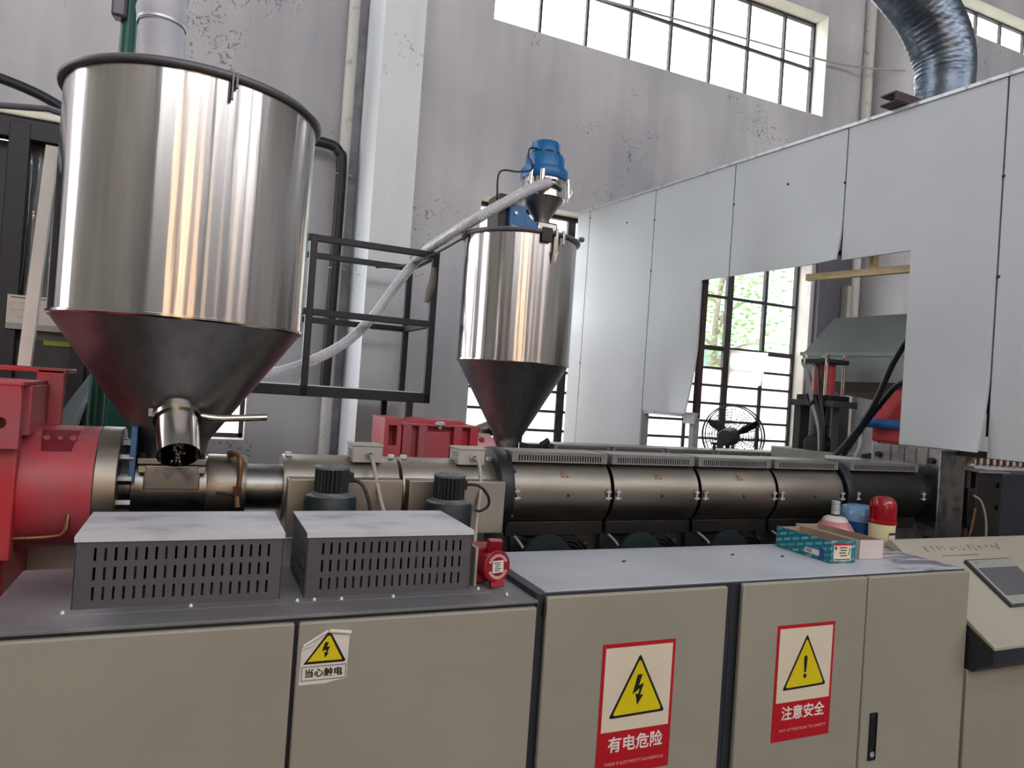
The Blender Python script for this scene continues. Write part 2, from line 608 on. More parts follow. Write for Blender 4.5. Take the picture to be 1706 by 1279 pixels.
        if label:
            o['label'] = label
        return o


def thing(name, label, cat, loc=(0, 0, 0), group=None, kind=None):
    o = bpy.data.objects.new(name, None)
    o.empty_display_size = 0.1
    COL.objects.link(o)
    o.location = loc
    OFF[o.name] = Vector(loc)
    if label:
        o['label'] = label
    if cat:
        o['category'] = cat
    if group:
        o['group'] = group
    if kind:
        o['kind'] = kind
    return o


def tag(o, label, cat, group=None):
    o['label'] = label
    o['category'] = cat
    if group:
        o['group'] = group
    return o


def struct(o):
    o['kind'] = 'structure'
    return o


def copy_tree(o, parent=None, shift=None):
    c = o.copy()
    COL.objects.link(c)
    if parent is not None:
        c.parent = parent
    if shift is not None:
        c.location = Vector(o.location) + Vector(shift)
    OFF[c.name] = OFF[o.name]
    for ch in list(o.children):
        copy_tree(ch, c)
    return c


def curve(pts, n=8):
    """Catmull-Rom through pts"""
    P = [Vector(p) for p in pts]
    P = [P[0] * 2 - P[1]] + P + [P[-1] * 2 - P[-2]]
    out = []
    for i in range(1, len(P) - 2):
        for k in range(n):
            t = k / n
            a, b, c, d = P[i - 1], P[i], P[i + 1], P[i + 2]
            out.append(0.5 * ((2 * b) + (c - a) * t + (2 * a - 5 * b + 4 * c - d) * t * t + (3 * b - a - 3 * c + d) * t ** 3))
    out.append(P[-2])
    return out


def text_part(name, body, size, x, z, y, material, parent, bold=0.0, width=None, shear=0.0, thick=0.0006):
    """flat lettering facing -Y with its lower left corner at x, z"""
    c = bpy.data.curves.new(name, 'FONT')
    c.body = body
    c.size = size
    c.offset = bold
    c.extrude = thick
    c.resolution_u = 3
    o = bpy.data.objects.new(name, c)
    COL.objects.link(o)
    bpy.context.view_layer.update()
    me = bpy.data.meshes.new_from_object(o.evaluated_get(bpy.context.evaluated_depsgraph_get()))
    bpy.data.objects.remove(o)
    bpy.data.curves.remove(c)
    xs = [v.co.x for v in me.vertices]
    ys = [v.co.y for v in me.vertices]
    k = (width / (max(xs) - min(xs))) if width else 1.0
    mx, my = min(xs), min(ys)
    off = OFF[parent.name]
    for v in me.vertices:
        X, Y, Z = v.co
        v.co = Vector((x + (X - mx) * k, y - Z, z + (Y - my) + shear * (X - mx) * k)) - off
    me.materials.clear()
    me.materials.append(MATS[material])
    p = bpy.data.objects.new(name, me)
    COL.objects.link(p)
    p.parent = parent
    OFF[p.name] = off
    return p


# ------------------------------------------------------------------ the hall
HX0, HX1, HZ = -7.0, 17.0, 9.6
struct(MB().box(HX0, HX1, FRONT_Y, WALL_Y, -0.1, 0.0).build('floor', 'hall_floor', smooth=False))
ce = MB()
ye = [FRONT_Y - 0.3] + [v for k in ADDED_SKYLIGHTS for v in k[2:]] + [WALL_Y + 0.3]
for i in range(0, len(ye), 2):
    ce.box(HX0 - 0.3, HX1 + 0.3, ye[i], ye[i + 1], HZ, HZ + 0.2)
for k in ADDED_SKYLIGHTS:
    ce.box(HX0 - 0.3, k[0], k[2], k[3], HZ, HZ + 0.2)
    ce.box(k[1], HX1 + 0.3, k[2], k[3], HZ, HZ + 0.2)
struct(ce.build('ceiling', 'roof_underside', smooth=False))
wl = MB()
LW = (3.1, 4.9, 2.0, 9.2)      # unseen opening added to the left wall for side light: y0, y1, z0, z1
wl.box(HX0 - 0.3, HX0, FRONT_Y, LW[0], 0, HZ)
wl.box(HX0 - 0.3, HX0, LW[1], WALL_Y, 0, HZ)
wl.box(HX0 - 0.3, HX0, LW[0], LW[1], 0, LW[2])
wl.box(HX0 - 0.3, HX0, LW[0], LW[1], LW[3], HZ)
struct(wl.build('wall_left', 'hall_wall', smooth=False))
struct(MB().box(HX1, HX1 + 0.3, FRONT_Y, WALL_Y, 0, HZ).build('wall_right', 'hall_wall', smooth=False))


def holed_wall(name, y0, y1, holes, material):
    xs = sorted({HX0 - 0.3, HX1 + 0.3} | {h[0] for h in holes} | {h[1] for h in holes})
    zs = sorted({0.0, HZ} | {h[2] for h in holes} | {h[3] for h in holes})
    hh = set()
    for i in range(len(xs) - 1):
        for j in range(len(zs) - 1):
            cx, cz = (xs[i] + xs[i + 1]) / 2, (zs[j] + zs[j + 1]) / 2
            if any(h[0] < cx < h[1] and h[2] < cz < h[3] for h in holes):
                hh.add((i, j))
    return struct(MB().slotted(xs, zs, hh, y0, y1).build(name, material, smooth=False))


holed_wall('wall_back', WALL_Y, WALL_Y + 0.3, list(OPEN_BACK.values()), 'plaster')
holed_wall('wall_front', FRONT_Y - 0.3, FRONT_Y, OPEN_FRONT, 'hall_wall')
# deep factory columns standing out from the back wall
struct(MB().box(1.30, 1.68, 4.30, WALL_Y, 0, HZ).build('trim_1', 'plaster_pale', smooth=False))
struct(MB().box(8.42, 8.85, 4.45, WALL_Y, 0, HZ).build('trim_2', 'plaster', smooth=False))

PANE_CACHE = {}


def make_window(name, op, y, verts, bars, pane_mat, frame=0.05, reveal=None):
    """verts / bars: (position, width) of upright and level glazing bars"""
    x0, x1, z0, z1 = op
    root = thing(name, None, None, ((x0 + x1) / 2, y, z0), kind='structure')
    fr = MB()
    fr.box(x0, x0 + frame, y - 0.03, y + 0.03, z0, z1)
    fr.box(x1 - frame, x1, y - 0.03, y + 0.03, z0, z1)
    fr.box(x0, x1, y - 0.03, y + 0.03, z0, z0 + frame)
    fr.box(x0, x1, y - 0.03, y + 0.03, z1 - frame, z1)
    fr.build('window_frame', 'window_iron', root, smooth=False)
    for (x, w) in verts:
        MB().box(x - w / 2, x + w / 2, y - 0.025, y + 0.025, z0 + frame, z1 - frame).build('mullion', 'window_iron', root, smooth=False)
    for (z, w) in bars:
        MB().box(x0 + frame, x1 - frame, y - 0.02, y + 0.02, z - w / 2, z + w / 2).build('glazing_bar', 'window_iron', root, smooth=False)
    ex = [x0 + frame / 2] + [v[0] for v in verts] + [x1 - frame / 2]
    ez = [z0 + frame / 2] + [b[0] for b in bars] + [z1 - frame / 2]
    for i in range(len(ex) - 1):
        for j in range(len(ez) - 1):
            MB().box(ex[i], ex[i + 1], y - 0.003, y + 0.003, ez[j], ez[j + 1]).build('pane', pane_mat(i, j), root, smooth=False)
    if reveal:
        r = MB()
        t = 0.008
        r.box(x0, x0 + t, WALL_Y + 0.002, y - 0.03, z0, z1)
        r.box(x1 - t, x1, WALL_Y + 0.002, y - 0.03, z0, z1)
        r.box(x0, x1, WALL_Y + 0.002, y - 0.03, z1 - t, z1)
        r.box(x0, x1, WALL_Y + 0.002, y - 0.03, z0, z0 + t)
        r.build('window_reveal', reveal, root, smooth=False)
    return root


UP = [(3.34, .04), (3.93, .10), (4.55, .04), (5.145, .10), (5.755, .04), (6.37, .10), (6.985, .05)]
make_window('window_1', OPEN_BACK['lower'], GLASS_Y, UP,
            [(.96, .03), (1.196, .03), (1.423, .03), (1.656, .03), (1.894, .03), (2.122, .03), (2.386, .06), (3.068, .035)],
            lambda i, j: 'clear_glass' if (j >= 7 or (j == 6 and i == 5)) else 'frosted_glass', 0.05, 'window_reveal')
make_window('window_2', OPEN_BACK['high'], GLASS_Y, [(3.337, .03), (3.95, .03), (4.56, .03), (5.16, .03), (5.79, .03), (6.40, .03), (7.02, .03)],
            [(6.43, .03)], lambda i, j: 'clear_glass', 0.04, 'window_reveal')
LEFTV = [(-4.4 + .604 * k, .04 if k % 2 else .09) for k in range(1, 8)]
make_window('window_3', OPEN_BACK['lower_left'], GLASS_Y, LEFTV, [(1.196, .03), (1.423, .03), (1.656, .03), (1.894, .03), (2.386, .06), (3.068, .035)],
            lambda i, j: 'frosted_glass' if j < 4 else 'clear_glass', 0.05, 'window_reveal')
make_window('window_4', OPEN_BACK['high_left'], GLASS_Y, LEFTV, [(6.43, .03)], lambda i, j: 'clear_glass', 0.04, 'window_reveal')
make_window('window_5', OPEN_BACK['far'], GLASS_Y, [(9.75 + .605 * k, .03) for k in range(1, 8)], [], lambda i, j: 'clear_glass', 0.03, 'window_reveal')
for n, op in enumerate(OPEN_FRONT):  # the highest of these are made-up windows for extra daylight
    w = op[1] - op[0]
    k = max(2, int(w / 0.7))
    make_window('window_%d' % (6 + n), op, FRONT_Y - 0.2, [(op[0] + w * i / k, .09) for i in range(1, k)],
                [(op[2] + 1.6, .06), (op[2] + 3.2, .06)], lambda i, j: 'warm_light_glass' if n < 3 else ('dim_light_glass' if n < 7 else 'clear_glass'), 0.08)

root = thing('window_19', None, None, (HX0 - .2, 3.15, LW[2]), kind='structure')
for i in range(4):
    y_ = LW[0] + .60 * i
    MB().box(HX0 - .23, HX0 - .17, y_ - .03, y_ + .03, LW[2], LW[3]).build('mullion', 'window_iron', root, smooth=False)
    if i < 3:
        MB().box(HX0 - .203, HX0 - .197, y_ + .03, y_ + .57, LW[2], LW[3]).build('pane', 'clear_glass', root, smooth=False)
l = bpy.data.lights.new('window_daylight', 'AREA')
l.shape = 'RECTANGLE'
l.size, l.size_y = LW[3] - LW[2], LW[1] - LW[0]
l.cycles.is_portal = True
o = bpy.data.objects.new('window_daylight', l)
COL.objects.link(o)
o.location = (HX0 - .29, (LW[0] + LW[1]) / 2, (LW[2] + LW[3]) / 2)
o.rotation_euler = (0, -PI / 2, 0)
for n, k in enumerate(ADDED_SKYLIGHTS):
    root = thing('window_%d' % (18 + n), None, None, ((k[0] + k[1]) / 2, (k[2] + k[3]) / 2, HZ), kind='structure')  # made-up roof glazing, out of view, lets in the top light
    for i in range(7):
        a, b = k[0] + 3.2 * i, k[0] + 3.2 * (i + 1)
        MB().box(a + .04, b - .04, k[2], k[3], HZ + .15, HZ + .16).build('pane', 'dirty_glass', root, smooth=False)
        MB().box(a - .04, a + .04, k[2], k[3], HZ + .08, HZ + .2).build('mullion', 'window_iron', root, smooth=False)

# ------------------------------------------------------------------ outside the windows
struct(MB().box(-30, 40, WALL_Y + 0.31, 40, -0.3, -0.2).build('ground', 'ground_outside', smooth=False))
tb = thing('neighbour_building', 'pale green building with cream bands seen through the lower window panes', 'building', (8, 14, -.2))
MB().box(2, 22, 14, 18, -.2, 9).build('wall', 'facade_green', tb, smooth=False)
for z in (1.0, 3.6, 6.2):
    MB().box(2, 22, 13.85, 14, z, z + .5).build('band', 'facade_cream', tb, smooth=False)
for k in range(8):
    f = MB().box(3 + 2.4 * k, 4.4 + 2.4 * k, 13.96, 14.02, 1.9, 3.3).build('window', 'facade_cream', tb, smooth=False)
    MB().box(3.1 + 2.4 * k, 4.3 + 2.4 * k, 13.93, 13.97, 2.0, 3.2).build('pane', 'facade_glass', f, smooth=False)
tr = thing('courtyard_tree', 'leafy pale tree outside the lower window panes', 'tree', (9.6, 9.5, -.2))
m = MB()
m.tube(curve([(9.6, 9.5, -.2), (9.62, 9.5, 1.5), (9.5, 9.5, 3.0), (9.7, 9.6, 4.6)]), lambda t: .12 - .08 * t, 10)
for k in range(9):
    a = k * 2.1
    b = Vector((9.58, 9.5, 1.6 + .3 * k))
    m.tube(curve([b, b + Vector((math.cos(a) * .6, math.sin(a) * .6, .4)), b + Vector((math.cos(a) * 1.2, math.sin(a) * 1.1, .5))], 4), lambda t: .045 - .035 * t, 6)
m.build('trunk', 'bark', tr)
m = MB()
for k in range(1500):
    a, rr = random.uniform(0, 2 * PI), random.uniform(.2, 1.5) ** .8
    p = Vector((9.6 + math.cos(a) * rr, 9.5 + math.sin(a) * rr, random.uniform(1.9, 4.9)))
    R = Matrix.Rotation(random.uniform(0, 6), 3, 'Z') @ Matrix.Rotation(random.uniform(0, 3), 3, 'X')
    m.add([p + R @ Vector(q) for q in ((-.07, 0, 0), (0, -.035, .01), (.07, 0, 0), (0, .035, .01))], [(0, 1, 2, 3)])
lf = m.build('foliage', 'leaf_green', tr, smooth=False, fix=False)
lf['kind'] = 'stuff'

# ------------------------------------------------------------------ wall fittings
o = MB().tube([(1.16, 5.1, 6.6), (1.16, 5.1, 2.6), (1.17, 5.1, 0)], 0.055, 14).build('wall_pipe', 'pipe_white')
tag(o, 'thin flaking white downpipe on the back wall left of the tall column', 'pipe')
o = MB().box(1.215, 1.295, 5.10, 5.195, 0.0, 9.4).build('column_shadow_strip', 'shadow_grey', smooth=False)  # grey strip added as the shadow beside the column
tag(o, 'flat grey conduit strip painted between the white downpipe and the tall column', 'shadow')
o = MB().tube(curve([(.1, 5.0, 3.88), (.6, 5.0, 3.9), (.98, 5.0, 3.9), (1.09, 5.0, 3.84), (1.125, 5.0, 3.68), (1.125, 5.0, 2.6), (1.115, 5.0, 1.55)], 8), 0.05, 14).build('bent_pipe', 'black_steel')
tag(o, 'black pipe bending down the back wall behind the large hopper', 'pipe')
for z, w_ in ((3.62, 'topmost'), (2.95, 'second from top'), (2.7, 'middle'), (2.25, 'second lowest'), (1.9, 'lowest')):
    o = MB().tube([(1.05, 4.94, z), (1.24, 5.03, z + .02)], .006, 6).build('tie_wire', 'zinc_trim')
    tag(o, w_ + ' of the wires tying the black pipe to the white downpipe', 'wire', 'tie wires on the black pipe')
o = MB().tube(curve([(3.0, 5.1, 6.20), (4.0, 5.1, 6.22), (5.2, 5.1, 6.29), (7.28, 5.1, 6.38), (8.1, 5.0, 6.42), (8.6, 4.4, 6.25)], 8), .012, 6).build('wall_cable', 'cable_grey')
tag(o, 'thin cable strung across the high window towards the duct', 'cable')
o = MB().tube([(8.3, 5.14, 9.2), (8.3, 5.14, .2)], .07, 14).build('wall_pipe', 'pipe_white')
tag(o, 'white downpipe on the back wall beside the far column, right of the high window', 'pipe')
o = MB().box(7.62, 8.20, 5.12, 5.19, 0, 4.2).build('wall_shade_sheet', 'wall_shade_grey', smooth=False)  # dark sheet put where the wall is only in shade
tag(o, 'sheet of painted dark purple-grey board against the back wall inside the enclosure', 'shading')
o = MB().box(8.9, 9.05, 4.6, 4.75, 0, 4.0).build('wall_post', 'metal_brown', smooth=False)
tag(o, 'brown steel post by the back wall inside the enclosure', 'post')
m = MB()
m.prism([(8.03, 2.6), (8.1, 2.6), (8.1, 3.4), (8.03, 3.4)], 5.0, 5.12)
o = m.build('cable_box', 'box_grey_beige', bevel=.01)
tag(o, 'narrow pale box on the dark wall seen through the enclosure opening', 'box')


# ------------------------------------------------------------------ cabinets
def door(root, x0, x1, z0, z1, y0=0.0, y1=0.022):
    return MB().box(x0, x1, y0, y1, z0, z1).build('door', 'cabinet_paint', root, bevel=.006)


c1 = thing('control_cabinet', 'beige two-door control cabinet with dusty dark top under the vented boxes', 'cabinet', (.29, .3, 0), 'control cabinets in the front row')
MB().box(-.465, 1.052, .024, .60, .0, .939).build('body', 'cabinet_frame', c1, bevel=.003)
MB().box(-.47, 1.055, .014, .62, .940, .95).build('top_plate', 'cabinet_top_grey', c1, bevel=.002)
door(c1, -.465, .290, .06, .932)
door(c1, .302, 1.046, .06, .932)
bp = MB().box(-.307, .93, .123, .57, .95, .953).build('base_plate', 'cabinet_top_grey', c1)
for (x, y) in ((-.29, .135), (.02, .14), (.31, .135), (.36, .135), (.44, .13), (.60, .125), (.9, .16), (.97, .08), (.3, .5)):
    MB().lathe([(0, .009), (.004, .009), (.006, .005), (.007, 0)], (x, y, .952), 10).build('screw', 'zinc_trim', bp)

c2 = thing('control_cabinet', 'single-door beige cabinet carrying the electricity danger sign', 'cabinet', (1.46, .3, 0), 'control cabinets in the front row')
MB().box(1.062, 1.862, .036, .57, 0, .944).build('body', 'cabinet_frame', c2, bevel=.003)
MB().box(1.056, 1.862, .024, .035, 0, .969).build('front_frame', 'cabinet_frame', c2, bevel=.002)
MB().box(1.056, 1.088, .036, .575, .70, .969).build('side_frame', 'cabinet_frame', c2, bevel=.002)
door(c2, 1.082, 1.826, .06, .962)
MB().box(1.074, 1.081, .006, .022, .90, .94).build('hinge', 'rubber_black', c2)

c3 = thing('control_cabinet', 'two-door beige cabinet carrying the exclamation sign, with black recessed handle', 'cabinet', (2.53, .3, 0), 'control cabinets in the front row')
MB().box(1.864, 3.188, .036, .57, 0, .944).build('body', 'cabinet_frame', c3, bevel=.003)
MB().box(1.864, 3.188, .024, .035, 0, .969).build('front_frame', 'cabinet_frame', c3, bevel=.002)
door(c3, 1.899, 2.549, .06, .967)
d2 = door(c3, 2.557, 3.189, .06, .967)
h = MB().slotted([2.608, 2.613, 2.643, 2.648], [.212, .217, .400, .405], {(1, 1)}, -.007, .0)
h.box(2.613, 2.643, -.001, .0, .217, .400)
h.build('handle', 'rubber_black', d2, label='black recessed swing handle')
MB().box(2.617, 2.640, -.0055, -.001, .268, .395).build('lever', 'motor_black', d2, bevel=.003)
MB().lathe([(0, 0), (.009, 0), (.009, -.004), (.012, -.004), (.012, -.001)], (2.628, -.003, .236), 16, 'y').build('lock_barrel', 'zinc_trim', d2)
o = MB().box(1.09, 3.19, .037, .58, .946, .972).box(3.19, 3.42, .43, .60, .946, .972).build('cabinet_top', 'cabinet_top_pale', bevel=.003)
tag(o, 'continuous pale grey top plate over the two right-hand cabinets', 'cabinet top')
for i, (x, y) in enumerate(((1.60, .36), (2.19, .40), (2.42, .34))):
    m = MB()
    for k in range(3):
        m.lathe([(0, .006 - k * .001), (.005 - k * .001, .004), (.006, 0)], (x + .006 * k, y + .003 * k, .972), 8)
    tag(m.build('dirt_crumb', 'rubber_black'), ('dark crumb of dirt near the middle of the single-door cabinet top', 'dark crumb of dirt at the back of the pale cabinet top', 'dark crumb of dirt left of the teal carton')[i], 'dirt', 'dirt crumbs on the cabinet top')


def vent_box(x0, x1, label):
    y0, y1, z0, z1 = .165, .522, .953, 1.148
    r = thing('vented_box', label, 'vented box', ((x0 + x1) / 2, (y0 + y1) / 2, z0), 'slotted metal boxes on the left cabinet')
    xs = [x0]
    n = 19
    a, b = x0 + .047, x1 - .04
    st = (b - a) / (n - 1)
    for k in range(n):
        xs += [a + k * st - .0033, a + k * st + .0033]
    xs.append(x1)
    zs = [z0, .976, 1.012, 1.030, 1.066, 1.083, 1.119, z1]
    holes = {(2 * k + 1, j) for k in range(n) for j in (1, 3, 5)}
    MB().slotted(xs, zs, holes, y0, y0 + .0025).build('slotted_front', 'vent_box_paint', r, smooth=False)
    m = MB()
    for (ya, yb) in ((y1 - .0025, y1),):
        m.box(x0, x1, ya, yb, z0, z1)
    m.build('back_plate', 'vent_box_paint', r, smooth=False)
    # ends with a column of small louvres
    for xe in (x0, x1):
        e = MB()
        sgn = -1 if xe == x0 else 1
        e.box(xe - .0015, xe + .0015, y0, y1, z0, z1)
        for k in range(12):
            for j in range(3):
                e.box(xe + sgn * .0015, xe + sgn * .004, y0 + .04 + k * .024, y0 + .048 + k * .024, z0 + .03 + j * .05, z0 + .06 + j * .05)
        e.build('side_plate', 'vent_box_paint', r, smooth=False)
    lid = MB().box(x0 - .004, x1 + .004, y0 - .005, y1 + .004, z1, z1 + .0035)
    lid.box(x0 - .004, x1 + .004, y0 - .005, y0 - .003, z1 - .012, z1)
    lid.build('lid', 'vent_box_dust', r, smooth=False)
    for k in range(6):
        MB().cyl((x0 + .05 + k * .085, y0 + .17, z0), (x0 + .05 + k * .085, y0 + .17, z1 - .03), .028, n=14).build('coil', 'steel_dark', r)
    return r


vent_box(-.275, .262, 'dark slotted metal box with scratched dusty lid below the large hopper spout')
vent_box(.334, .868, 'dark slotted metal box with clean pale lid beside the red power socket')

# red power socket
s = thing('power_socket', 'red industrial power socket with round flap on the left cabinet top', 'socket', (.96, .22, .95))
MB().box(.895, .905, .19, .29, .953, 1.085).build('mounting_bracket', 'box_grey_beige', s, bevel=.002)
MB().box(.905, .975, .205, .30, .962, 1.082).build('back_box', 'socket_red', s, bevel=.005)
MB().cyl((.945, .235, 1.02), (.962, .170, 1.026), .046, .048, 28).build('collar', 'socket_red', s)
fl = MB().cyl((.962, .170, 1.026), (.965, .158, 1.027), .056, .054, 32)
fl.build('flap', 'socket_red', s, bevel=.003)
MB().beam((.955, .185, 1.075), (.957, .172, 1.115), .05, .022).build('hinge_tab', 'socket_red', s, bevel=.003)
MB().beam((.965, .165, .985), (.967, .158, .957), .05, .02).build('lip_tab', 'socket_red', s, bevel=.003)
nrm = Vector((.24, -.96, .08)).normalized()
ctr = Vector((.965, .158, 1.027)) + nrm * .002
R = Matrix((Vector((.97, .243, 0)).normalized(), -nrm, nrm.cross(Vector((.97, .243, 0)).normalized()).normalized() * 1)).transposed()
MB().obox(ctr, (.046, .002, .040), R).build('rating_label', 'paper_white', s)
pr = MB()
for k in range(5):
    pr.obox(ctr + nrm * .0013 + R @ Vector((-.004 + .003 * (k % 2), 0, .013 - .0065 * k)), (.028 - .006 * (k % 3), .0006, .0025), R)
pr.build('label_print', 'rubber_black', s)
pr = MB()
for k in range(26):
    a = 2 * PI * k / 26
    if abs(math.cos(a)) > .93:
        continue
    q = Vector((math.cos(a) * .037, 0, math.sin(a) * .037))
    pr.obox(ctr + R @ q, (.010, .0018, .007), R @ Matrix.Rotation(-a, 3, 'Y'))
pr.build('embossed_ring', 'caption_pink', s, label='worn embossed lettering ring')


# ------------------------------------------------------------------ warning signs
def rounded_tri(a, b, c, k=.08):
    out = []
    P = [Vector(a), Vector(b), Vector(c)]
    for i in range(3):
        p, q, r = P[i - 1], P[i], P[(i + 1) % 3]
        d1, d2 = (p - q).normalized(), (r - q).normalized()
        for t in (0, .5, 1):
            e = q + d1 * k * .12 * (1 - t) + d2 * k * .12 * t
            if t == .5:
                e = q + (d1 + d2) * k * .12 * .28
            out.append((e.x, e.y))
    return out


def sign(label, x0, x1, z0, z1, tri, symbol, words, wx, wz, ws, ww, caption, cx, cz, cs, cw):
    r = thing('warning_sign', label, 'sign', ((x0 + x1) / 2, -.001, z0), 'red and white warning signs')
    MB().box(x0, x1, -.002, -.0002, z0, z1).build('backing', 'sign_red', r, smooth=False)
    MB().box(x0 + .012, x1 - .012, -.0028, -.002, z0 + .148, z1 - .0135).build('field', 'sign_cream', r, smooth=False)
    MB().prism(rounded_tri(*tri), -.0035, -.0028).build('triangle_border', 'sign_black', r, smooth=False)
    cen = (Vector(tri[0]) + Vector(tri[1]) + Vector(tri[2])) / 3
    inner = [tuple(cen + (Vector(p) - cen) * .875) for p in tri]
    MB().prism(rounded_tri(*inner), -.0042, -.0035).build('triangle', 'sign_yellow', r, smooth=False)
    if symbol == 'bolt':
        MB().prism(words[1], -.0049, -.0042).build('lightning_symbol', 'sign_black', r, smooth=False)
    else:
        m = MB()
        x, za, zb = symbol
        m.prism([(x - .0045, zb), (x + .0045, zb), (x + .009, za - .01), (x + .006, za), (x - .006, za), (x - .009, za - .01)], -.0049, -.0042)
        m.lathe([(0, -.0007), (.0085, -.0007), (.0085, 0)], (x, -.0042, zb - .014), 18, 'y')
        m.build('exclamation_symbol', 'sign_black', r, smooth=False)
    text_part('lettering', words[0], ws, wx, wz, -.0026, 'sign_white', r, bold=.0009, width=ww)
    text_part('caption', caption, cs, cx, cz, -.0026, 'caption_pink', r, width=cw)
    return r


BOLT = [(1.449, .678), (1.469, .678), (1.456, .641), (1.477, .647), (1.463, .608), (1.477, .608), (1.454, .574), (1.444, .615), (1.455, .610), (1.461, .630), (1.432, .612)]
sign('red and white sign with lightning triangle warning of electricity', 1.304, 1.603, .343, .790,
     [(1.456, .750), (1.342, .536), (1.571, .540)], 'bolt', ('有电危险', BOLT), 1.347, .419, .056, .225, 'THERE IS ELECTRICITY DANGEROUS', 1.337, .376, .0135, .241)
sign('red and white sign with exclamation triangle about safety', 2.078, 2.377, .355, .800,
     [(2.230, .760), (2.117, .549), (2.343, .554)], (2.228, .676, .612), ('注意安全',), 2.121, .434, .056, .224, 'PAY ATTENTION TO SAFETY', 2.116, .390, .0148, .241)

r = thing('warning_sticker', 'creased and torn white sticker with yellow electric shock triangle on the left cabinet', 'sticker', (.38, -.001, .76))
MB().prism([(.311, .756), (.313, .862), (.319, .866), (.384, .906), (.446, .902), (.448, .889), (.445, .884), (.444, .812), (.444, .765), (.415, .762), (.384, .756)],
           -.0012, -.0002).build('sheet', 'paper_white', r, smooth=False)
MB().prism([(.320, .814), (.382, .900), (.392, .900), (.438, .818), (.434, .814)], -.0018, -.0012).build('triangle_border', 'sign_black', r, smooth=False)
MB().prism([(.331, .821), (.383, .891), (.390, .891), (.428, .821)], -.0024, -.0018).build('triangle', 'sign_yellow', r, smooth=False)
MB().prism([(.377, .874), (.387, .873), (.382, .860), (.391, .861), (.384, .843), (.389, .843), (.379, .829), (.375, .846), (.380, .844), (.382, .852), (.369, .849)],
           -.003, -.0024).build('lightning_symbol', 'sign_black', r, smooth=False)
m = MB().slotted([.316, .3175, .4395, .441], [.767, .7685, .8055, .807], {(1, 1)}, -.0018, -.0012)
m.build('text_frame', 'sign_black', r, smooth=False)
text_part('lettering', '当心触电', .025, .3265, .776, -.0014, 'sign_black', r, bold=.0006, width=.105)
for a, b, rad in (((.317, .867), (.383, .906), .0042), ((.387, .905), (.448, .897), .0055), ((.3145, .859), (.347, .871), .0028)):
    MB().tube([(a[0], -.004, a[1]), ((a[0] + b[0]) / 2, -.005, (a[1] + b[1]) / 2 + .0008), (b[0], -.004, b[1])], rad, 10).build('curled_edge', 'paper_white', r)

# ------------------------------------------------------------------ operator console
cn = thing('operator_console', 'beige sloping operator console with a touch screen at the right end', 'console', (3.9, .2, 0))
x0, x1 = 3.196, 4.9
MB().prism([(-.118, .650), (-.118, .668), (.40, 1.016), (.425, 1.016), (.425, .98)], x0, x1, 'x').build('sloping_desk', 'desk_beige', cn, bevel=.004)
MB().prism([(-.118, .648), (.40, .978), (.40, .53), (-.03, .53), (-.055, .552), (-.112, .585)], x0 + .004, x1 - .004, 'x').build('apron', 'cabinet_frame', cn)
MB().box(x0, x1, -.01, .40, 0, .53).build('lower_body', 'cabinet_paint', cn, bevel=.004)
sl = math.atan2(.35, .518)
RS = Matrix.Rotation(sl, 3, 'X')
desk = lambda x, y: Vector((x, y, .668 + (y + .118) * (.348 / .518)))
up_n = RS @ Vector((0, 0, 1))
c = desk(3.72, .152)
ln = (.270 - .036) / math.cos(sl)
sc = MB().obox(c + up_n * .009, (.35, ln, .018), RS).build('screen_case', 'screen_bezel', cn, bevel=.003)
MB().obox(c + up_n * .019, (.335, ln - .015, .002), RS).build('screen_face', 'screen_panel', sc)
MB().obox(desk(3.722, .150) + up_n * .0205, (.305, (.224 - .085) / math.cos(sl), .0015), RS).build('display', 'screen_glass', sc)
MB().obox(desk(3.95, .1) + up_n * .008, (.11, .22, .016), RS).build('button_panel', 'screen_bezel', cn, bevel=.003)
MB().lathe([(0, .003), (.006, .003), (.007, 0)], desk(3.595, .248) + up_n * .019, 14).build('maker_badge', 'screen_bezel', sc)
m = MB()
for k in range(13):
    for j in range(4):
        q = desk(3.36 + k * .047 + random.uniform(0, .022), .335 + random.uniform(0, .026)) + up_n * .0008
        m.obox(q, (random.choice((.018, .004, .014)), random.choice((.004, .016, .005)), .0008), RS)
for k in range(16):
    q = desk(3.45 + k * .0175, .306) + up_n * .0008
    m.obox(q, (.009, .010, .0008), RS)
m.build('faded_print', 'faded_print', cn, smooth=False, label='rubbed-off lettering on the desk')

# ------------------------------------------------------------------ things on the cabinet top
ZT = .972


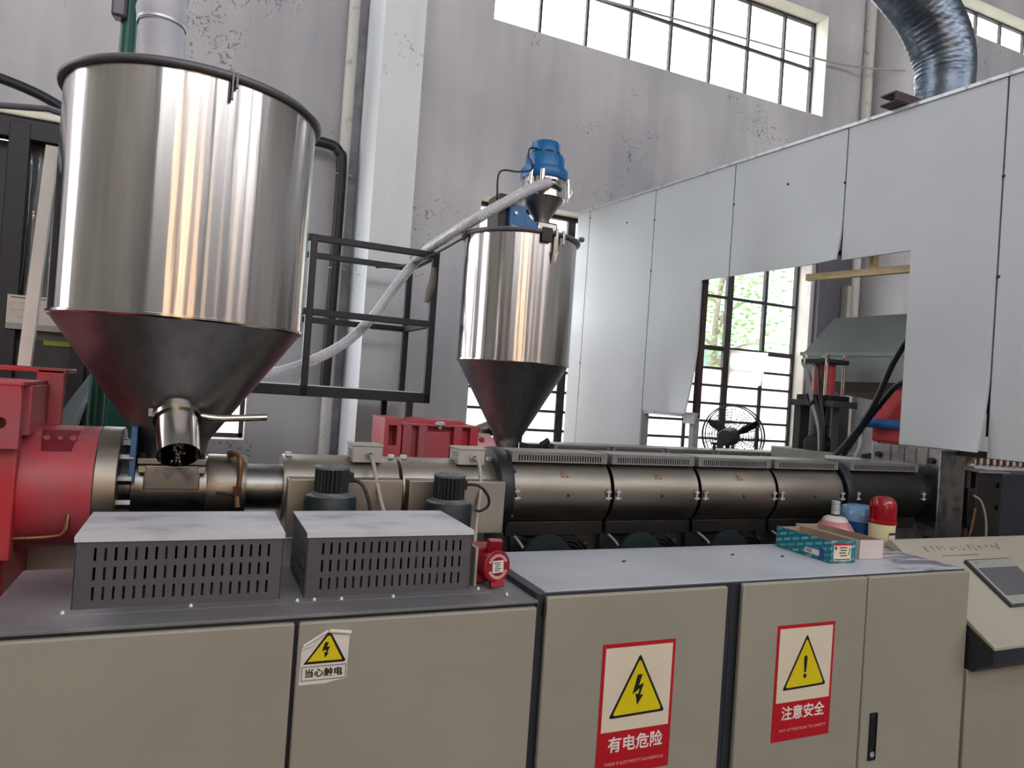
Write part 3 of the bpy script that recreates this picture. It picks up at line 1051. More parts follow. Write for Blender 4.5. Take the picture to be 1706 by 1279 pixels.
def tray(name, label, L, wdt, hgt, ctr, ang, outer, inner):
    r = thing(name, label, 'box', (ctr[0], ctr[1], ZT), 'open carton trays')
    t = .003
    o = MB()
    o.box(-wdt / 2, -wdt / 2 + t, -L / 2, L / 2, 0, hgt)
    o.box(wdt / 2 - t, wdt / 2, -L / 2, L / 2, 0, hgt)
    o.box(-wdt / 2, wdt / 2, -L / 2, -L / 2 + t, 0, hgt)
    o.box(-wdt / 2, wdt / 2, L / 2 - t, L / 2, 0, hgt * .96)
    o.box(-wdt / 2, wdt / 2, -L / 2, L / 2, 0, t)
    save = OFF[r.name]
    OFF[r.name] = Vector((0, 0, 0))
    o.build('carton_walls', outer, r, smooth=False)
    i = MB()
    e = .0006
    i.box(-wdt / 2 + t, -wdt / 2 + t + e, -L / 2 + t, L / 2 - t, t, hgt)
    i.box(wdt / 2 - t - e, wdt / 2 - t, -L / 2 + t, L / 2 - t, t, hgt)
    i.box(-wdt / 2 + t, wdt / 2 - t, L / 2 - t - e, L / 2 - t, t, hgt * .96)
    i.box(-wdt / 2 + t, wdt / 2 - t, -L / 2 + t, -L / 2 + t + e, t, hgt)
    i.box(-wdt / 2 + t, wdt / 2 - t, -L / 2 + t, L / 2 - t, t, t + e)
    i.build('lining', inner, r, smooth=False)
    r.rotation_euler = (0, 0, ang)
    return r


t1 = tray('carton_tray', 'open teal printed carton tray with a white product label', .335, .142, .098, (2.636, .365), math.radians(-3), 'teal_carton', 'cardboard')
m = MB().box(-.053, .045, -.1690, -.1675, .010, .088)
m.build('product_label', 'sign_cream', t1, smooth=False)
m = MB().box(-.053, .045, -.1698, -.1690, .078, .088)
m.build('label_band', 'sign_red', t1, smooth=False)
m = MB()
m.box(-.047, -.037, -.1698, -.1690, .060, .072)
for k in range(4):
    m.box(-.022 + .006 * (k % 2), .022 - .004 * (k % 3), -.1698, -.1690, .066 - k * .0115, .070 - k * .0115)
for k in range(14):
    m.box(-.050 + k * .0065, -.046 + k * .0065, -.1698, -.1690, .013 + .001 * (k % 2), .019)
m.prism([(.031, .035), (.034, .035), (.040, .067), (.036, .067)], -.1698, -.1690)
m.build('label_print', 'rubber_black', t1, smooth=False)
m = MB().prism([(-.105, .018), (-.015, .018), (-.022, .042), (-.105, .042)], -.0722, -.0711, 'x')
m.build('barcode_label', 'sign_white', t1, smooth=False)
m = MB()
for k in range(9):
    m.box(-.0726, -.0722, -.027 - k * .004 - .002, -.027 - k * .004 - (.0002 if k % 3 else .001), .023, .038)
m.build('barcode', 'rubber_black', t1, smooth=False)
m = MB().prism([(-.135, .004), (-.10, .004), (-.108, .062), (-.135, .05)], -.0716, -.0711, 'x')
m.build('print_patch', 'tub_blue', t1, smooth=False)
tray('carton_tray', 'open plain whitish carton tray beside the teal one', .40, .145, .088, (2.862, .435), math.radians(-3.5), 'cardboard_white', 'cardboard')

b = thing('warning_beacon', 'red domed warning beacon on a cream base at the cabinet top corner', 'beacon', (3.265, .515, ZT))
MB().lathe([(0, 0), (.059, 0), (.061, .004), (.064, .112), (0, .112)], (3.265, .515, ZT), 40).build('base', 'beacon_cream', b)
MB().lathe([(.066, .106), (.069, .110), (.069, .120), (.065, .124), (.065, .19), (.062, .213), (.050, .234), (.028, .244), (0, .246)], (3.265, .515, ZT), 40).build('dome', 'beacon_red', b)
m = MB()
for k in range(7):
    a = -PI / 2 - .35 + k * .10
    a2 = a + .10
    rr = .0655
    m.add([(3.265 + rr * math.cos(a), .515 + rr * math.sin(a), ZT + .03), (3.265 + rr * math.cos(a2), .515 + rr * math.sin(a2), ZT + .03),
           (3.265 + rr * math.cos(a2), .515 + rr * math.sin(a2), ZT + .068), (3.265 + rr * math.cos(a), .515 + rr * math.sin(a), ZT + .068)], [(0, 1, 2, 3)])
lb = m.build('rating_label', 'cardboard_white', b, fix=False)
m = MB()
for k in range(7):
    a = -PI / 2 - .35 + k * .10
    a2 = a + .10
    rr = .0662
    m.add([(3.265 + rr * math.cos(a), .515 + rr * math.sin(a), ZT + .056), (3.265 + rr * math.cos(a2), .515 + rr * math.sin(a2), ZT + .056),
           (3.265 + rr * math.cos(a2), .515 + rr * math.sin(a2), ZT + .067), (3.265 + rr * math.cos(a), .515 + rr * math.sin(a), ZT + .067)], [(0, 1, 2, 3)])
m.build('label_band', 'rubber_black', lb, fix=False)

b = thing('round_bottle', 'squat pink bottle with cream shoulder and grey cap behind the cartons', 'bottle', (3.095, .66, .93))
z = .93
MB().lathe([(0, 0), (.085, 0), (.098, .015), (.100, .06), (.094, .092), (.080, .118), (.062, .138), (0, .138)], (3.095, .66, z), 40).build('body', 'bottle_pink', b)
MB().lathe([(.065, .135), (.056, .150), (.042, .158), (.026, .161), (0, .161)], (3.095, .66, z), 40).build('shoulder', 'bottle_cream', b)
MB().lathe([(.021, .158), (.021, .170), (0, .170)], (3.095, .66, z), 24).build('neck', 'rubber_black', b)
MB().lathe([(.020, .168), (.022, .170), (.022, .182), (.0205, .184), (.022, .188), (.022, .212), (.0205, .214), (.022, .218), (.021, .238), (0, .240)], (3.095, .66, z), 24).build('cap', 'zinc_trim', b)
sh = MB().box(2.80, 3.48, .605, .81, .90, .93).build('side_ledge', 'cabinet_frame', c3, bevel=.003)
b = thing('plastic_tub', 'blue plastic tub with pale clear lid beside the red beacon', 'tub', (3.335, .70, .93))
MB().lathe([(0, 0), (.095, 0), (.105, .03), (.107, .055), (.109, .057), (.109, .062), (.107, .064), (.112, .13), (0, .13)], (3.335, .70, .93), 40).build('body', 'tub_blue', b)
MB().lathe([(.116, .128), (.116, .150), (.111, .180), (.098, .200), (.074, .208), (0, .210)], (3.335, .70, .93), 40).build('lid', 'lid_clear_blue', b)

# ------------------------------------------------------------------ main extruder
EX = thing('plastic_extruder', 'long stainless extruder with red gearbox and heated barrel behind the cabinets', 'extruder', (1.6, 1.0, 0), 'extruders')
AY, AZ = 1.0, 1.165
gb = MB().box(-1.7, -.56, .80, 1.45, .35, 1.50).build('gearbox', 'gear_red', EX, bevel=.02)
fp = MB()
hx, hz, hr = -.580, 1.408, .019
rect = [(-1.25, 1.325), (-.525, 1.325), (-.525, 1.53), (-1.25, 1.53)]
outer, circ = [], []
for i in range(32):
    a = 2 * PI * i / 32
    c_, s_ = math.cos(a), math.sin(a)
    tt = min((((-.525 if c_ > 0 else -1.25) - hx) / c_) if abs(c_) > 1e-6 else 9, (((1.53 if s_ > 0 else 1.325) - hz) / s_) if abs(s_) > 1e-6 else 9)
    outer.append((hx + c_ * tt, hz + s_ * tt))
    circ.append((hx + c_ * hr, hz + s_ * hr))
vs = [(q[0], .70, q[1]) for q in outer] + [(q[0], .70, q[1]) for q in circ] + [(q[0], .745, q[1]) for q in outer] + [(q[0], .745, q[1]) for q in circ]
fs = []
for i in range(32):
    k = (i + 1) % 32
    fs += [(i, k, 32 + k, 32 + i), (64 + i, 96 + i, 96 + k, 64 + k), (i, 64 + i, 64 + k, k), (32 + i, 32 + k, 96 + k, 96 + i)]
fp.add(vs, fs)
fp.build('front_flange', 'gear_red', gb)
MB().box(-1.25, -.522, .70, 1.12, 1.53, 1.545).build('top_flange', 'gear_red_worn', gb, bevel=.004)
MB().box(-1.25, -.535, .745, .80, .95, 1.325).build('front_wall', 'gear_red', gb, bevel=.004)
MB().box(-.56, -.470, 1.10, 1.13, 1.30, 1.585).build('rear_flange', 'gear_red_worn', gb, bevel=.004)
MB().box(-1.25, -.465, 1.10, 1.35, 1.572, 1.59).build('rear_top_flange', 'gear_red_worn', gb, bevel=.003)
MB().box(-.56, -.515, .80, 1.10, 1.36, 1.53).build('neck_web', 'gear_red_worn', gb, bevel=.004)
nk = MB().lathe([(0, -.56), (.235, -.56), (.225, -.52), (.22, -.50), (.22, -.318), (0, -.318)], (0, AY, AZ), 56, 'x').build('gearbox_neck', 'gear_red', EX)
pk = MB()
a0 = math.radians(118)
for k in range(5):
    a = math.radians(110 + k * 6)
    a2 = math.radians(110 + (k + 1) * 6)
    R1 = .2225
    pk.add([(-.497 + .003 * k, AY + R1 * math.cos(a), AZ + R1 * math.sin(a)), (-.378 - .003 * k, AY + R1 * math.cos(a), AZ + R1 * math.sin(a)),
            (-.378 - .003 * (k + 1), AY + R1 * math.cos(a2), AZ + R1 * math.sin(a2)), (-.497 + .003 * (k + 1), AY + R1 * math.cos(a2), AZ + R1 * math.sin(a2))], [(0, 1, 2, 3)])
pk.build('bolt_pocket', 'gear_red_shaded', nk, fix=False)  # surface patch whose darker red paints the shade of a recess
for x in (-.475, -.435, -.395):
    a = math.radians(126)
    d = Vector((0, math.cos(a), math.sin(a)))
    p = Vector((x, AY, AZ)) + d * .218
    MB().cyl(p, p + d * .014, .012 if x != -.435 else .009, n=12).build('bolt', 'gear_red', nk, bevel=.002)
MB().lathe([(0, -.317), (.222, -.317), (.222, -.245), (0, -.245)], (0, AY, AZ), 56, 'x').build('gearbox_flange', 'steel_barrel', EX, bevel=.003)
for k in range(12):
    a = 2 * PI * k / 12 + .26
    p = Vector((-.245, AY + .165 * math.cos(a), AZ + .165 * math.sin(a)))
    MB().cyl(p, p + Vector((.045, 0, 0)), .017, n=6).build('flange_bolt', 'steel_dark', EX)
MB().box(-.215, -.195, AY - .13, AY + .08, 1.19, 1.40).build('splash_guard', 'guard_blue', EX, bevel=.002)
fs = MB().lathe([(0, -.245), (.10, -.245), (.10, -.21), (.118, -.205), (.118, .05), (0, .05)], (0, AY, AZ), 56, 'x').build('feed_section', 'steel_dark', EX)
tb_ = MB().box(-.185, .042, .885, 1.12, 1.235, 1.258).build('throat_plate', 'steel_housing', EX, bevel=.003)
MB().box(-.19, .045, .875, 1.125, 1.262, 1.285).build('hopper_flange', 'steel_dark', tb_, bevel=.003)
MB().box(-.165, .025, .872, .885, 1.170, 1.250).build('throat_front', 'steel_dark', tb_, bevel=.003)
for x in (-.172, .028):
    MB().box(x - .013, x + .013, .868, .885, 1.232, 1.256).build('clamp_lug', 'steel_housing', tb_, bevel=.002)
    MB().cyl((x, .90, 1.285), (x, .90, 1.302), .012, n=6).build('bolt', 'rubber_black', tb_)
cl = MB().lathe([(0, .05), (.126, .05), (.128, .055), (.128, .185), (.124, .193), (0, .193)], (0, AY, AZ), 56, 'x').build('cooling_collar', 'steel_barrel', EX)
MB().tube(curve([(.125, .93, 1.288), (.135, .92, 1.305), (.155, .905, 1.300), (.166, .89, 1.27), (.166, .875, 1.20), (.160, .868, 1.165)], 6), .009, 10).build('coolant_pipe', 'copper', cl)
MB().box(.118, .142, .925, .95, 1.288, 1.318).build('pipe_elbow', 'metal_brown', cl, bevel=.003)
MB().cyl((.160, .868, 1.185), (.160, .868, 1.150), .017, n=6).build('union_nut', 'brass', cl)
MB().cyl((.160, .868, 1.150), (.165, .862, 1.105), .012, n=10).build('valve_body', 'brass', cl)
MB().tube([(.165, .864, 1.150), (.13, .85, 1.158), (.085, .845, 1.164)], .005, 8).build('valve_lever', 'rubber_black', cl)
MB().lathe([(0, .19), (.092, .19), (.092, .34), (0, .34)], (0, AY, AZ), 48, 'x').build('barrel_neck', 'steel_dark', EX)


def heater(xa, xb):
    sh = MB().lathe([(0, xa), (.134, xa), (.137, xa + .006), (.137, xb - .006), (.134, xb), (0, xb)], (0, AY, AZ), 56, 'x').build('heater_shell', 'steel_housing', EX)
    MB().box(xa + .008, xb - .004, .80, .98, 1.0, 1.226).build('air_housing', 'steel_housing', sh, bevel=.004)
    for x in (xa + .02, xb - .02):
        MB().box(x - .012, x + .012, AY - .045, AY - .02, AZ + .132, AZ + .150).build('shell_clip', 'zinc_trim', sh, bevel=.002)
    return sh


h1 = heater(.331, .800)
h2 = heater(.815, 1.262)
for hx, hs, cx in ((.60, h1, .665), (1.065, h2, 1.14)):
    j = MB().box(hx, hx + .125, .90, 1.02, 1.284, 1.352).build('junction_box', 'box_grey_beige', hs, bevel=.003)
    MB().box(hx - .004, hx + .129, .896, 1.024, 1.352, 1.360).build('box_lid', 'box_grey_beige', hs, bevel=.002)
    m = MB()
    for k in range(4):
        m.box(hx - .0015, hx + .002, .915, .985, 1.298 + k * .011, 1.302 + k * .011)
    m.build('vent_slit', 'rubber_black', hs)
    MB().lathe([(.016, 0), (.016, -.012), (.011, -.018), (.011, 0)], (hx + .068, .90, 1.318), 14, 'y').build('cable_gland', 'zinc_trim', hs)
MB().tube(curve([(.668, .895, 1.318), (.675, .86, 1.30), (.69, .80, 1.20), (.715, .73, 1.08), (.75, .62, .96)], 8), .0085, 10).build('cable', 'cable_grey', h1)
MB().tube(curve([(1.133, .895, 1.318), (1.145, .85, 1.295), (1.14, .80, 1.19), (1.115, .76, 1.07), (1.09, .70, .96)], 8), .0085, 10).build('cable', 'cable_grey', h2)


def blower(cx, cy, zt):
    bl = MB()
    bl.lathe([(0, -.30), (.094, -.30), (.097, -.27), (.097, -.125), (.091, -.115), (0, -.113)], (cx, cy, zt), 44)
    B = bl.build('blower_drum', 'blower_green', EX)
    MB().lathe([(0, -.116), (.088, -.116), (.090, -.112), (.070, -.108), (.068, -.098), (0, -.098)], (cx, cy, zt), 44).build('drum_flange', 'motor_cap', B)
    prof = MB()
    n = 72
    vs = []
    for zz in (-.10, -.012):
        for i in range(n):
            rr = .0635 if i % 3 else .058
            a = 2 * PI * i / n
            vs.append((cx + rr * math.cos(a), cy + rr * math.sin(a), zt + zz))
    prof.add(vs, [(i, (i + 1) % n, (i + 1) % n + n, i + n) for i in range(n)] + [tuple(range(n)), tuple(range(2 * n - 1, n - 1, -1))])
    prof.build('motor_body', 'motor_black', B, smooth=False)
    MB().lathe([(.065, -.012), (.066, -.004), (.060, 0), (.042, .001), (.040, -.003), (.036, -.003), (.034, .002), (.022, .002), (.020, -.002), (.014, -.002), (.012, .003), (0, .003)], (cx, cy, zt), 40).build('motor_cap', 'motor_cap', B)
    MB().box(cx + .055, cx + .09, cy + .03, cy + .07, zt - .07, zt - .03).build('terminal_box', 'motor_black', B, bevel=.003)
    MB().box(cx - .05, cx + .05, cy + .06, .80, zt - .26, zt - .13).build('air_outlet', 'blower_green', B, bevel=.004)
    return B


blower(.483, .68, 1.296)
B2 = blower(.955, .68, 1.272)
MB().tube(curve([(1.03, .73, 1.222), (1.09, .70, 1.222), (1.135, .70, 1.18), (1.14, .70, 1.14), (1.11, .71, 1.115), (1.09, .72, 1.118)], 8), .006, 8).build('cable', 'cable_black', B2)
MB().tube(curve([(.56, .72, 1.238), (.60, .70, 1.225), (.63, .68, 1.16), (.645, .66, 1.05)], 8), .007, 8).build('cable', 'cable_black', h1)

fl = MB().lathe([(.10, 1.246), (.195, 1.246), (.197, 1.25), (.197, 1.303), (.194, 1.308), (.10, 1.308)], (0, AY, AZ), 56, 'x', close=True).build('coupling_flange', 'motor_black', EX)
for k in range(10):
    a = 2 * PI * k / 10
    MB().cyl((1.305, AY + .175 * math.cos(a), AZ + .175 * math.sin(a)), (1.325, AY + .175 * math.cos(a), AZ + .175 * math.sin(a)), .011, n=6).build('bolt', 'motor_black', fl)
MB().box(1.20, 1.29, .86, 1.14, 0, .99).build('support_leg', 'blower_green', EX, bevel=.004)
MB().lathe([(0, 1.30), (.14, 1.30), (.14, 4.13), (0, 4.13)], (0, AY, AZ), 40, 'x').build('barrel', 'motor_black', EX)


def vent_hood(xa, xb, y0, y1, z0, z1, parent, nslot, material):
    """low box with a row of slots in its front"""
    a, b = xa + .03, xb - .03
    st = (b - a) / nslot
    xs = [xa]
    for k in range(nslot):
        xs += [a + k * st + st * .22, a + k * st + st * .72]
    xs.append(xb)
    zs = [z0, z0 + .007, z1 - .012, z1]
    m = MB().slotted(xs, zs, {(2 * k + 1, 1) for k in range(nslot)}, y0, y0 + .002)
    m.box(xa, xb, y1 - .002, y1, z0, z1)
    m.box(xa, xa + .002, y0 + .002, y1 - .002, z0, z1)
    m.box(xb - .002, xb, y0 + .002, y1 - .002, z0, z1)
    m.box(xa - .002, xb + .002, y0 - .002, y1 + .002, z1, z1 + .002)
    MB().box(xa + .01, xb - .01, y0 + .016, y0 + .02, z0 + .002, z1 - .002).build('slot_shade_plate', 'inside_black', parent, smooth=False)  # black plate added so the slots look shaded inside
    return m.build('vent_hood', material, parent, smooth=False)


def heated_zone(xa, xb, material, mark):
    xr = xb - xa
    n = 40
    prof = []
    vs, fs = [], []
    for e, x in enumerate((xa, xb)):
        for i in range(n + 1):
            a = math.radians(62) + math.radians(232) * i / n
            vs.append((x, AY + .165 * math.cos(a), AZ + .165 * math.sin(a)))
        for i in range(n + 1):
            a = math.radians(62) + math.radians(232) * i / n
            vs.append((x, AY + .160 * math.cos(a), AZ + .160 * math.sin(a)))
    k = n + 1
    for i in range(n):
        fs.append((i, i + 1, 2 * k + i + 1, 2 * k + i))
        fs.append((k + i, 3 * k + i, 3 * k + i + 1, k + i + 1))
        fs.append((i, k + i, k + i + 1, i + 1))
        fs.append((2 * k + i, 2 * k + i + 1, 3 * k + i + 1, 3 * k + i))
    sh = MB().add(vs, fs).build('zone_cover', material, EX)
    vent_hood(xa + .004, xb - .004, .882, 1.07, 1.306, 1.352, sh, 32, 'hood_grey')
    MB().box(xa, xb, .895, 1.105, .965, 1.030).build('skirt', 'dark_shell', sh, bevel=.003)
    for x in (xa + .012, xb - .022):
        q = MB().box(x - .012, x + .020, AY - .178, AY - .160, AZ - .018, AZ - .010)
        q.box(x - .010, x + .016, AY - .180, AY - .162, AZ + .012, AZ + .020)
        q.cyl((x + .003, AY - .174, AZ - .022), (x + .003, AY - .174, AZ + .028), .0055, n=8)
        q.build('toggle_clamp', 'zinc_trim', sh)
    MB().lathe([(0, -.0012), (.008, -.0012), (.008, .003)], (xa + xr * .55, AY - .165, AZ - .004), 12, 'y').build('sensor_hole', 'inside_black', sh)
    if mark:
        a = math.radians(147)
        d = Vector((0, math.cos(a), math.sin(a)))
        tg = Vector((0, math.sin(a), -math.cos(a)))
        p = Vector((xa + xr * .52, AY, AZ)) + d * .1665
        R = Matrix((Vector((1, 0, 0)), -d, Vector((0, -math.sin(a) * -1, math.cos(a) * -1)) * 1)).transposed()
        w = MB()
        t0, t1, t2 = p + tg * .022 + Vector((-.016, 0, 0)), p - tg * .014 + Vector((.022, 0, 0)), p - tg * .014 + Vector((-.014, 0, 0))
        for u, v in ((t0, t1), (t1, t2), (t2, t0)):
            w.tube([u, v], .0016, 6)
        w.tube([p + Vector((-.006, 0, 0)) - tg * .004, p + tg * .008 + Vector((.004, 0, 0))], .0018, 6)
        w.build('hazard_mark', 'hazard_ink', sh, label='faded orange hazard triangle')
    return sh


ZONES = [(1.312, 1.822), (1.842, 2.340), (2.360, 2.852), (2.872, 3.352)]
for i, (a, b) in enumerate(ZONES):
    heated_zone(a, b, 'steel_barrel', i < 3)
rg = MB().lathe([(.12, 3.362), (.188, 3.362), (.190, 3.366), (.190, 3.425), (.187, 3.43), (.12, 3.43)], (0, AY, AZ), 56, 'x', close=True).build('clamp_ring', 'motor_black', EX)
heated_zone(3.44, 4.02, 'dark_shell', False)
for i, x in enumerate((1.56, 2.06, 2.60, 3.10)):
    B = MB().box(x - .14, x + .14, .80, 1.08, .70, .955).build('fan_housing', 'motor_black', EX, bevel=.01)
    m = MB()
    for k in range(7):
        m.lathe([(.125 - k * .017, -.006), (.118 - k * .017, -.006), (.118 - k * .017, .012), (.125 - k * .017, .012)], (x + .02, .795, .86), 36, 'y', close=True)
    m.build('fan_grille', 'dark_shell', B)
    MB().lathe([(0, -.012), (.128, -.012), (.132, 0), (.13, .01)], (x - .08, .79 + .01, .865), 36, 'y').build('fan_scroll', 'blower_green', B)
    MB().tube(curve([(x - .2, .95, .98), (x - .19, .82, .93), (x - .16, .77, .84), (x - .15, .80, .70)], 6), .006, 8).build('cable', 'cable_grey', B)
MB().box(-1.5, 4.3, 1.18, 1.40, .60, .915).build('machine_base', 'panel_white', EX, bevel=.005)
MB().box(-1.5, 4.3, .84, 1.18, .10, .62).build('machine_bed', 'booth_dark', EX, bevel=.005)
MB().lathe([(0, -.015), (.06, -.015), (.062, 0), (.062, .15), (0, .15)], (-.62, .62, .90), 24, 'y').build('oil_pump', 'dark_shell', EX)
MB().tube(curve([(-.385, .80, 1.098), (-.385, .79, 1.07), (-.39, .78, 1.035), (-.43, .78, 1.02), (-.60, .78, 1.015), (-1.0, .78, 1.012)], 6), .008, 8).build('copper_line', 'copper', EX)
MB().cyl((-.385, .83, 1.115), (-.385, .80, 1.085), .016, n=6).build('line_nut', 'brass', EX)
dh = MB().box(4.12, 4.36, .82, 1.30, .45, 1.452).build('die_head', 'steel_dark', EX, bevel=.006)
for y in (.90, .98, 1.06, 1.16):
    MB().tube([(4.118, y, 1.452), (4.116, y + .004, 1.40), (4.117, y - .003, 1.33)], lambda t: .007 - .004 * t, 6).build('grease_drip', 'dusty_brown', dh)
for (y, z) in ((.87, 1.38), (1.24, 1.38), (.87, .9), (1.24, .9)):
    MB().cyl((4.125, y, z), (4.10, y, z), .02, n=6).build('bolt', 'dark_shell', dh)

# ------------------------------------------------------------------ large hopper
HC = Vector((-.077, 1.0, 0))
HP = thing('material_hopper', 'large stainless hopper with conical base above the extruder feed throat', 'hopper', (HC.x, HC.y, 1.285), 'stainless hoppers')
hc = (HC.x, HC.y, 0)
MB().lathe([(.446, 1.795), (.446, 2.625), (.443, 2.625), (.443, 1.795)], hc, 128, close=True).build('drum', 'steel_hopper', HP)
MB().lathe([(.452, 1.792), (.452, 1.800), (.444, 1.802), (.444, 1.786)], hc, 128, close=True).build('seam_band', 'steel_spout', HP)
MB().lathe([(.444, 1.793), (.125, 1.345), (.118, 1.285), (.114, 1.285), (.121, 1.345), (.440, 1.793)], hc, 96, close=True).build('cone', 'steel_cone', HP)
ring = []
for k in range(12):
    a = 2 * PI * k / 12
    ring.append((.454 + .014 * math.cos(a), 2.628 + .014 * math.sin(a)))
rim = MB().lathe(ring, hc, 128, close=True).build('rim', 'rim_grey', HP)
MB().lathe([(0, 2.622), (.45, 2.622), (.45, 2.630), (.12, 2.66), (0, 2.66)], hc, 96).build('lid', 'rim_grey', HP)
# lid latch on the drum
a = math.radians(-76)
d = Vector((math.cos(a), math.sin(a), 0))
tg = Vector((-d.y, d.x, 0))
p = Vector((HC.x, HC.y, 0)) + d * .462
MB().beam(p + Vector((0, 0, 2.64)), p + d * .004 + Vector((0, 0, 2.545)), .006, .018).build('latch_hook', 'rim_grey', HP)
MB().beam(p + tg * .014 + Vector((0, 0, 2.64)), p + tg * .014 + Vector((0, 0, 2.588)), .007, .016).build('latch_pin', 'rim_grey', HP)
# angled discharge spout with slide gate
s0, s1 = Vector((-.068, .80, 1.475)), Vector((-.050, .665, 1.322))
sd = (s1 - s0).normalized()


def pipe_open(p0, p1, r, t, n=44):
    p0, p1 = Vector(p0), Vector(p1)
    d = (p1 - p0).normalized()
    a = d.cross(Vector((0, 0, 1))).normalized()
    b = d.cross(a)
    vs, fs = [], []
    for pp, rr in ((p0, r), (p1, r), (p1, r - t), (p0, r - t)):
        for i in range(n):
            q = 2 * PI * i / n
            vs.append(pp + (a * math.cos(q) + b * math.sin(q)) * rr)
    for j in range(4):
        for i in range(n):
            k = (i + 1) % n
            fs.append((j * n + i, j * n + k, ((j + 1) % 4) * n + k, ((j + 1) % 4) * n + i))
    return MB().add(vs, fs)


sp = pipe_open(s0 + sd * .045, s1, .0705, .002).build('spout', 'steel_spout', HP)
pipe_open(s0 - sd * .09, s0 + sd * .05, .062, .002).build('spout_neck', 'steel_spout', sp)
pipe_open(s0 + sd * .034, s0 + sd * .052, .080, .018).build('gate_band', 'steel_spout', sp)
MB().cyl(s0 + sd * .02, s0 + sd * .022, .060, n=32).build('gate_plate', 'inside_black', sp)
sdx = Vector((1, 0, 0))
MB().tube([s0 + sd * .04 + Vector((.07, 0, .012)), s0 + sd * .04 + Vector((.11, 0, .006)), s0 + sd * .04 + Vector((.15, .0, .004)), s0 + sd * .04 + Vector((.305, 0, .016))], lambda t: .013 if t > .3 else .009, 14).build('gate_lever', 'steel_spout', sp)
MB().cyl(s0 + sd * .03 + Vector((-.086, -.01, -.006)), s0 + sd * .03 + Vector((-.086, -.01, .022)), .008, n=6).build('band_bolt', 'zinc_trim', sp)
m = MB()
for k in range(60):
    t = random.random()
    q = s0 + sd * (.03 + .165 * t)
    low = sd.cross(Vector((1, 0, 0))).normalized()
    low = low if low.z < 0 else -low
    q = q + low * .066 + Vector((random.gauss(0, .007 + .004 * (1 - t)), 0, 0)) + Vector((0, 0, random.uniform(0, .008)))
    e = random.uniform(.0015, .0045)
    m.lathe([(0, -e), (e * .8, -e * .4), (e, e * .4), (0, e)], q, 6)
pl = m.build('plastic_dust', 'pellets', sp)
pl['kind'] = 'stuff'

# fill pipe above the hopper
P = thing('fill_pipe', 'pale grey fill pipe entering the top of the large hopper', 'pipe', (-.21, 1.12, 2.66))
MB().cyl((-.213, 1.15, 2.65), (-.237, 1.15, 3.02), .082, .084, 36).build('pipe', 'duct_pipe_white', P)
m = MB()
pts = []
for k in range(10):
    pts.append((.088 + .006 * math.sin(k * 2.1) + .002 * k, 3.0 + k * .04))
m.lathe([(.086, 2.985)] + pts + [(.084, 3.4)], (-.238, 1.15, 0), 36)
m.build('cloth_sleeve', 'duct_pipe_white', P)
MB().lathe([(.088, 2.988), (.091, 2.992), (.091, 3.002), (.088, 3.006)], (-.236, 1.15, 0), 36, close=True).build('tie_band', 'zinc_trim', P)
o = MB().tube([(-.40, 1.46, 0.0), (-.40, 1.46, 2.0), (-.386, 1.46, 2.8), (-.382, 1.46, 3.7)], .032, 18).build('feed_pipe', 'pipe_green')
tag(o, 'dark green pipe rising behind the large hopper', 'pipe')
o = MB().box(-.45, -.392, 1.40, 1.47, 3.10, 3.4).build('pipe_clamp', 'rim_grey', bevel=.01)
tag(o, 'grey clamp on the green pipe at the top edge of the picture', 'clamp')

# ------------------------------------------------------------------ second extruder behind
E2 = thing('plastic_extruder', 'second smaller extruder with bright red gearbox below the small hopper', 'extruder', (2.4, 2.75, 0), 'extruders')
BY, BZ = 2.76, 1.09
g = MB().box(1.26, 1.80, 2.62, 3.0, .6, 1.350).build('gearbox', 'gear_red', E2, bevel=.01)
MB().box(1.40, 1.60, 2.58, 2.62, .9, 1.315).build('gearbox_rib', 'gear_red', E2, bevel=.006)
for x in (1.262, 1.37, 1.62, 1.74):
    MB().box(x, x + .06, 2.56, 2.63, .9, 1.352).build('gearbox_rib', 'gear_red', E2, bevel=.006)
MB().box(1.25, 1.81, 2.56, 3.02, 1.350, 1.366).build('gearbox_lid', 'gear_red_worn', E2, bevel=.004)
MB().prism([(1.30, 1.366), (1.76, 1.366), (1.70, 1.392), (1.40, 1.392)], 2.66, 2.95).build('gearbox_top', 'gear_red', E2, bevel=.004)
MB().lathe([(0, .052), (.020, .05), (.036, .042), (.036, .028), (.016, .024), (.014, 0)], (1.52, 2.575, 1.335), 20).build('filler_cap', 'zinc_trim', E2)
MB().slotted([1.14, 1.17, 1.225, 1.258], [.9, 1.21, 1.345, 1.395], {(1, 1)}, 2.58, 2.95).build('end_bracket', 'gear_red_worn', E2, bevel=.004)
MB().box(1.17, 1.225, 2.70, 2.72, 1.21, 1.345).build('bracket_web', 'gear_red', E2)
MB().lathe([(0, 1.80), (.14, 1.80), (.15, 1.82), (.15, 1.93), (.12, 1.96), (0, 1.96)], (0, 2.70, 1.16), 40, 'x').build('gearbox_neck', 'pink_cover', E2)
for k in (0, 1):
    MB().cyl((1.84, 2.60, 1.265), (1.84, 2.585, 1.272), .02, n=10).build('bolt', 'gear_red', E2)
MB().lathe([(0, 1.96), (.10, 1.96), (.10, 2.44), (0, 2.44)], (0, BY, BZ), 36, 'x').build('feed_section', 'steel_dark', E2)
MB().lathe([(.0, 0), (.10, 0), (.10, .10), (.115, .12), (.115, .16), (0, .16)], (2.08, BY, 1.10), 36).build('feed_throat', 'steel_dark', E2)
MB().cyl((1.96, 2.95, 1.30), (2.10, 2.95, 1.36), .06, n=24).build('vent_motor', 'steel_spout', E2)
MB().box(2.24, 2.40, 2.68, 2.84, 1.16, 1.25).build('feed_valve', 'dark_shell', E2, bevel=.01)
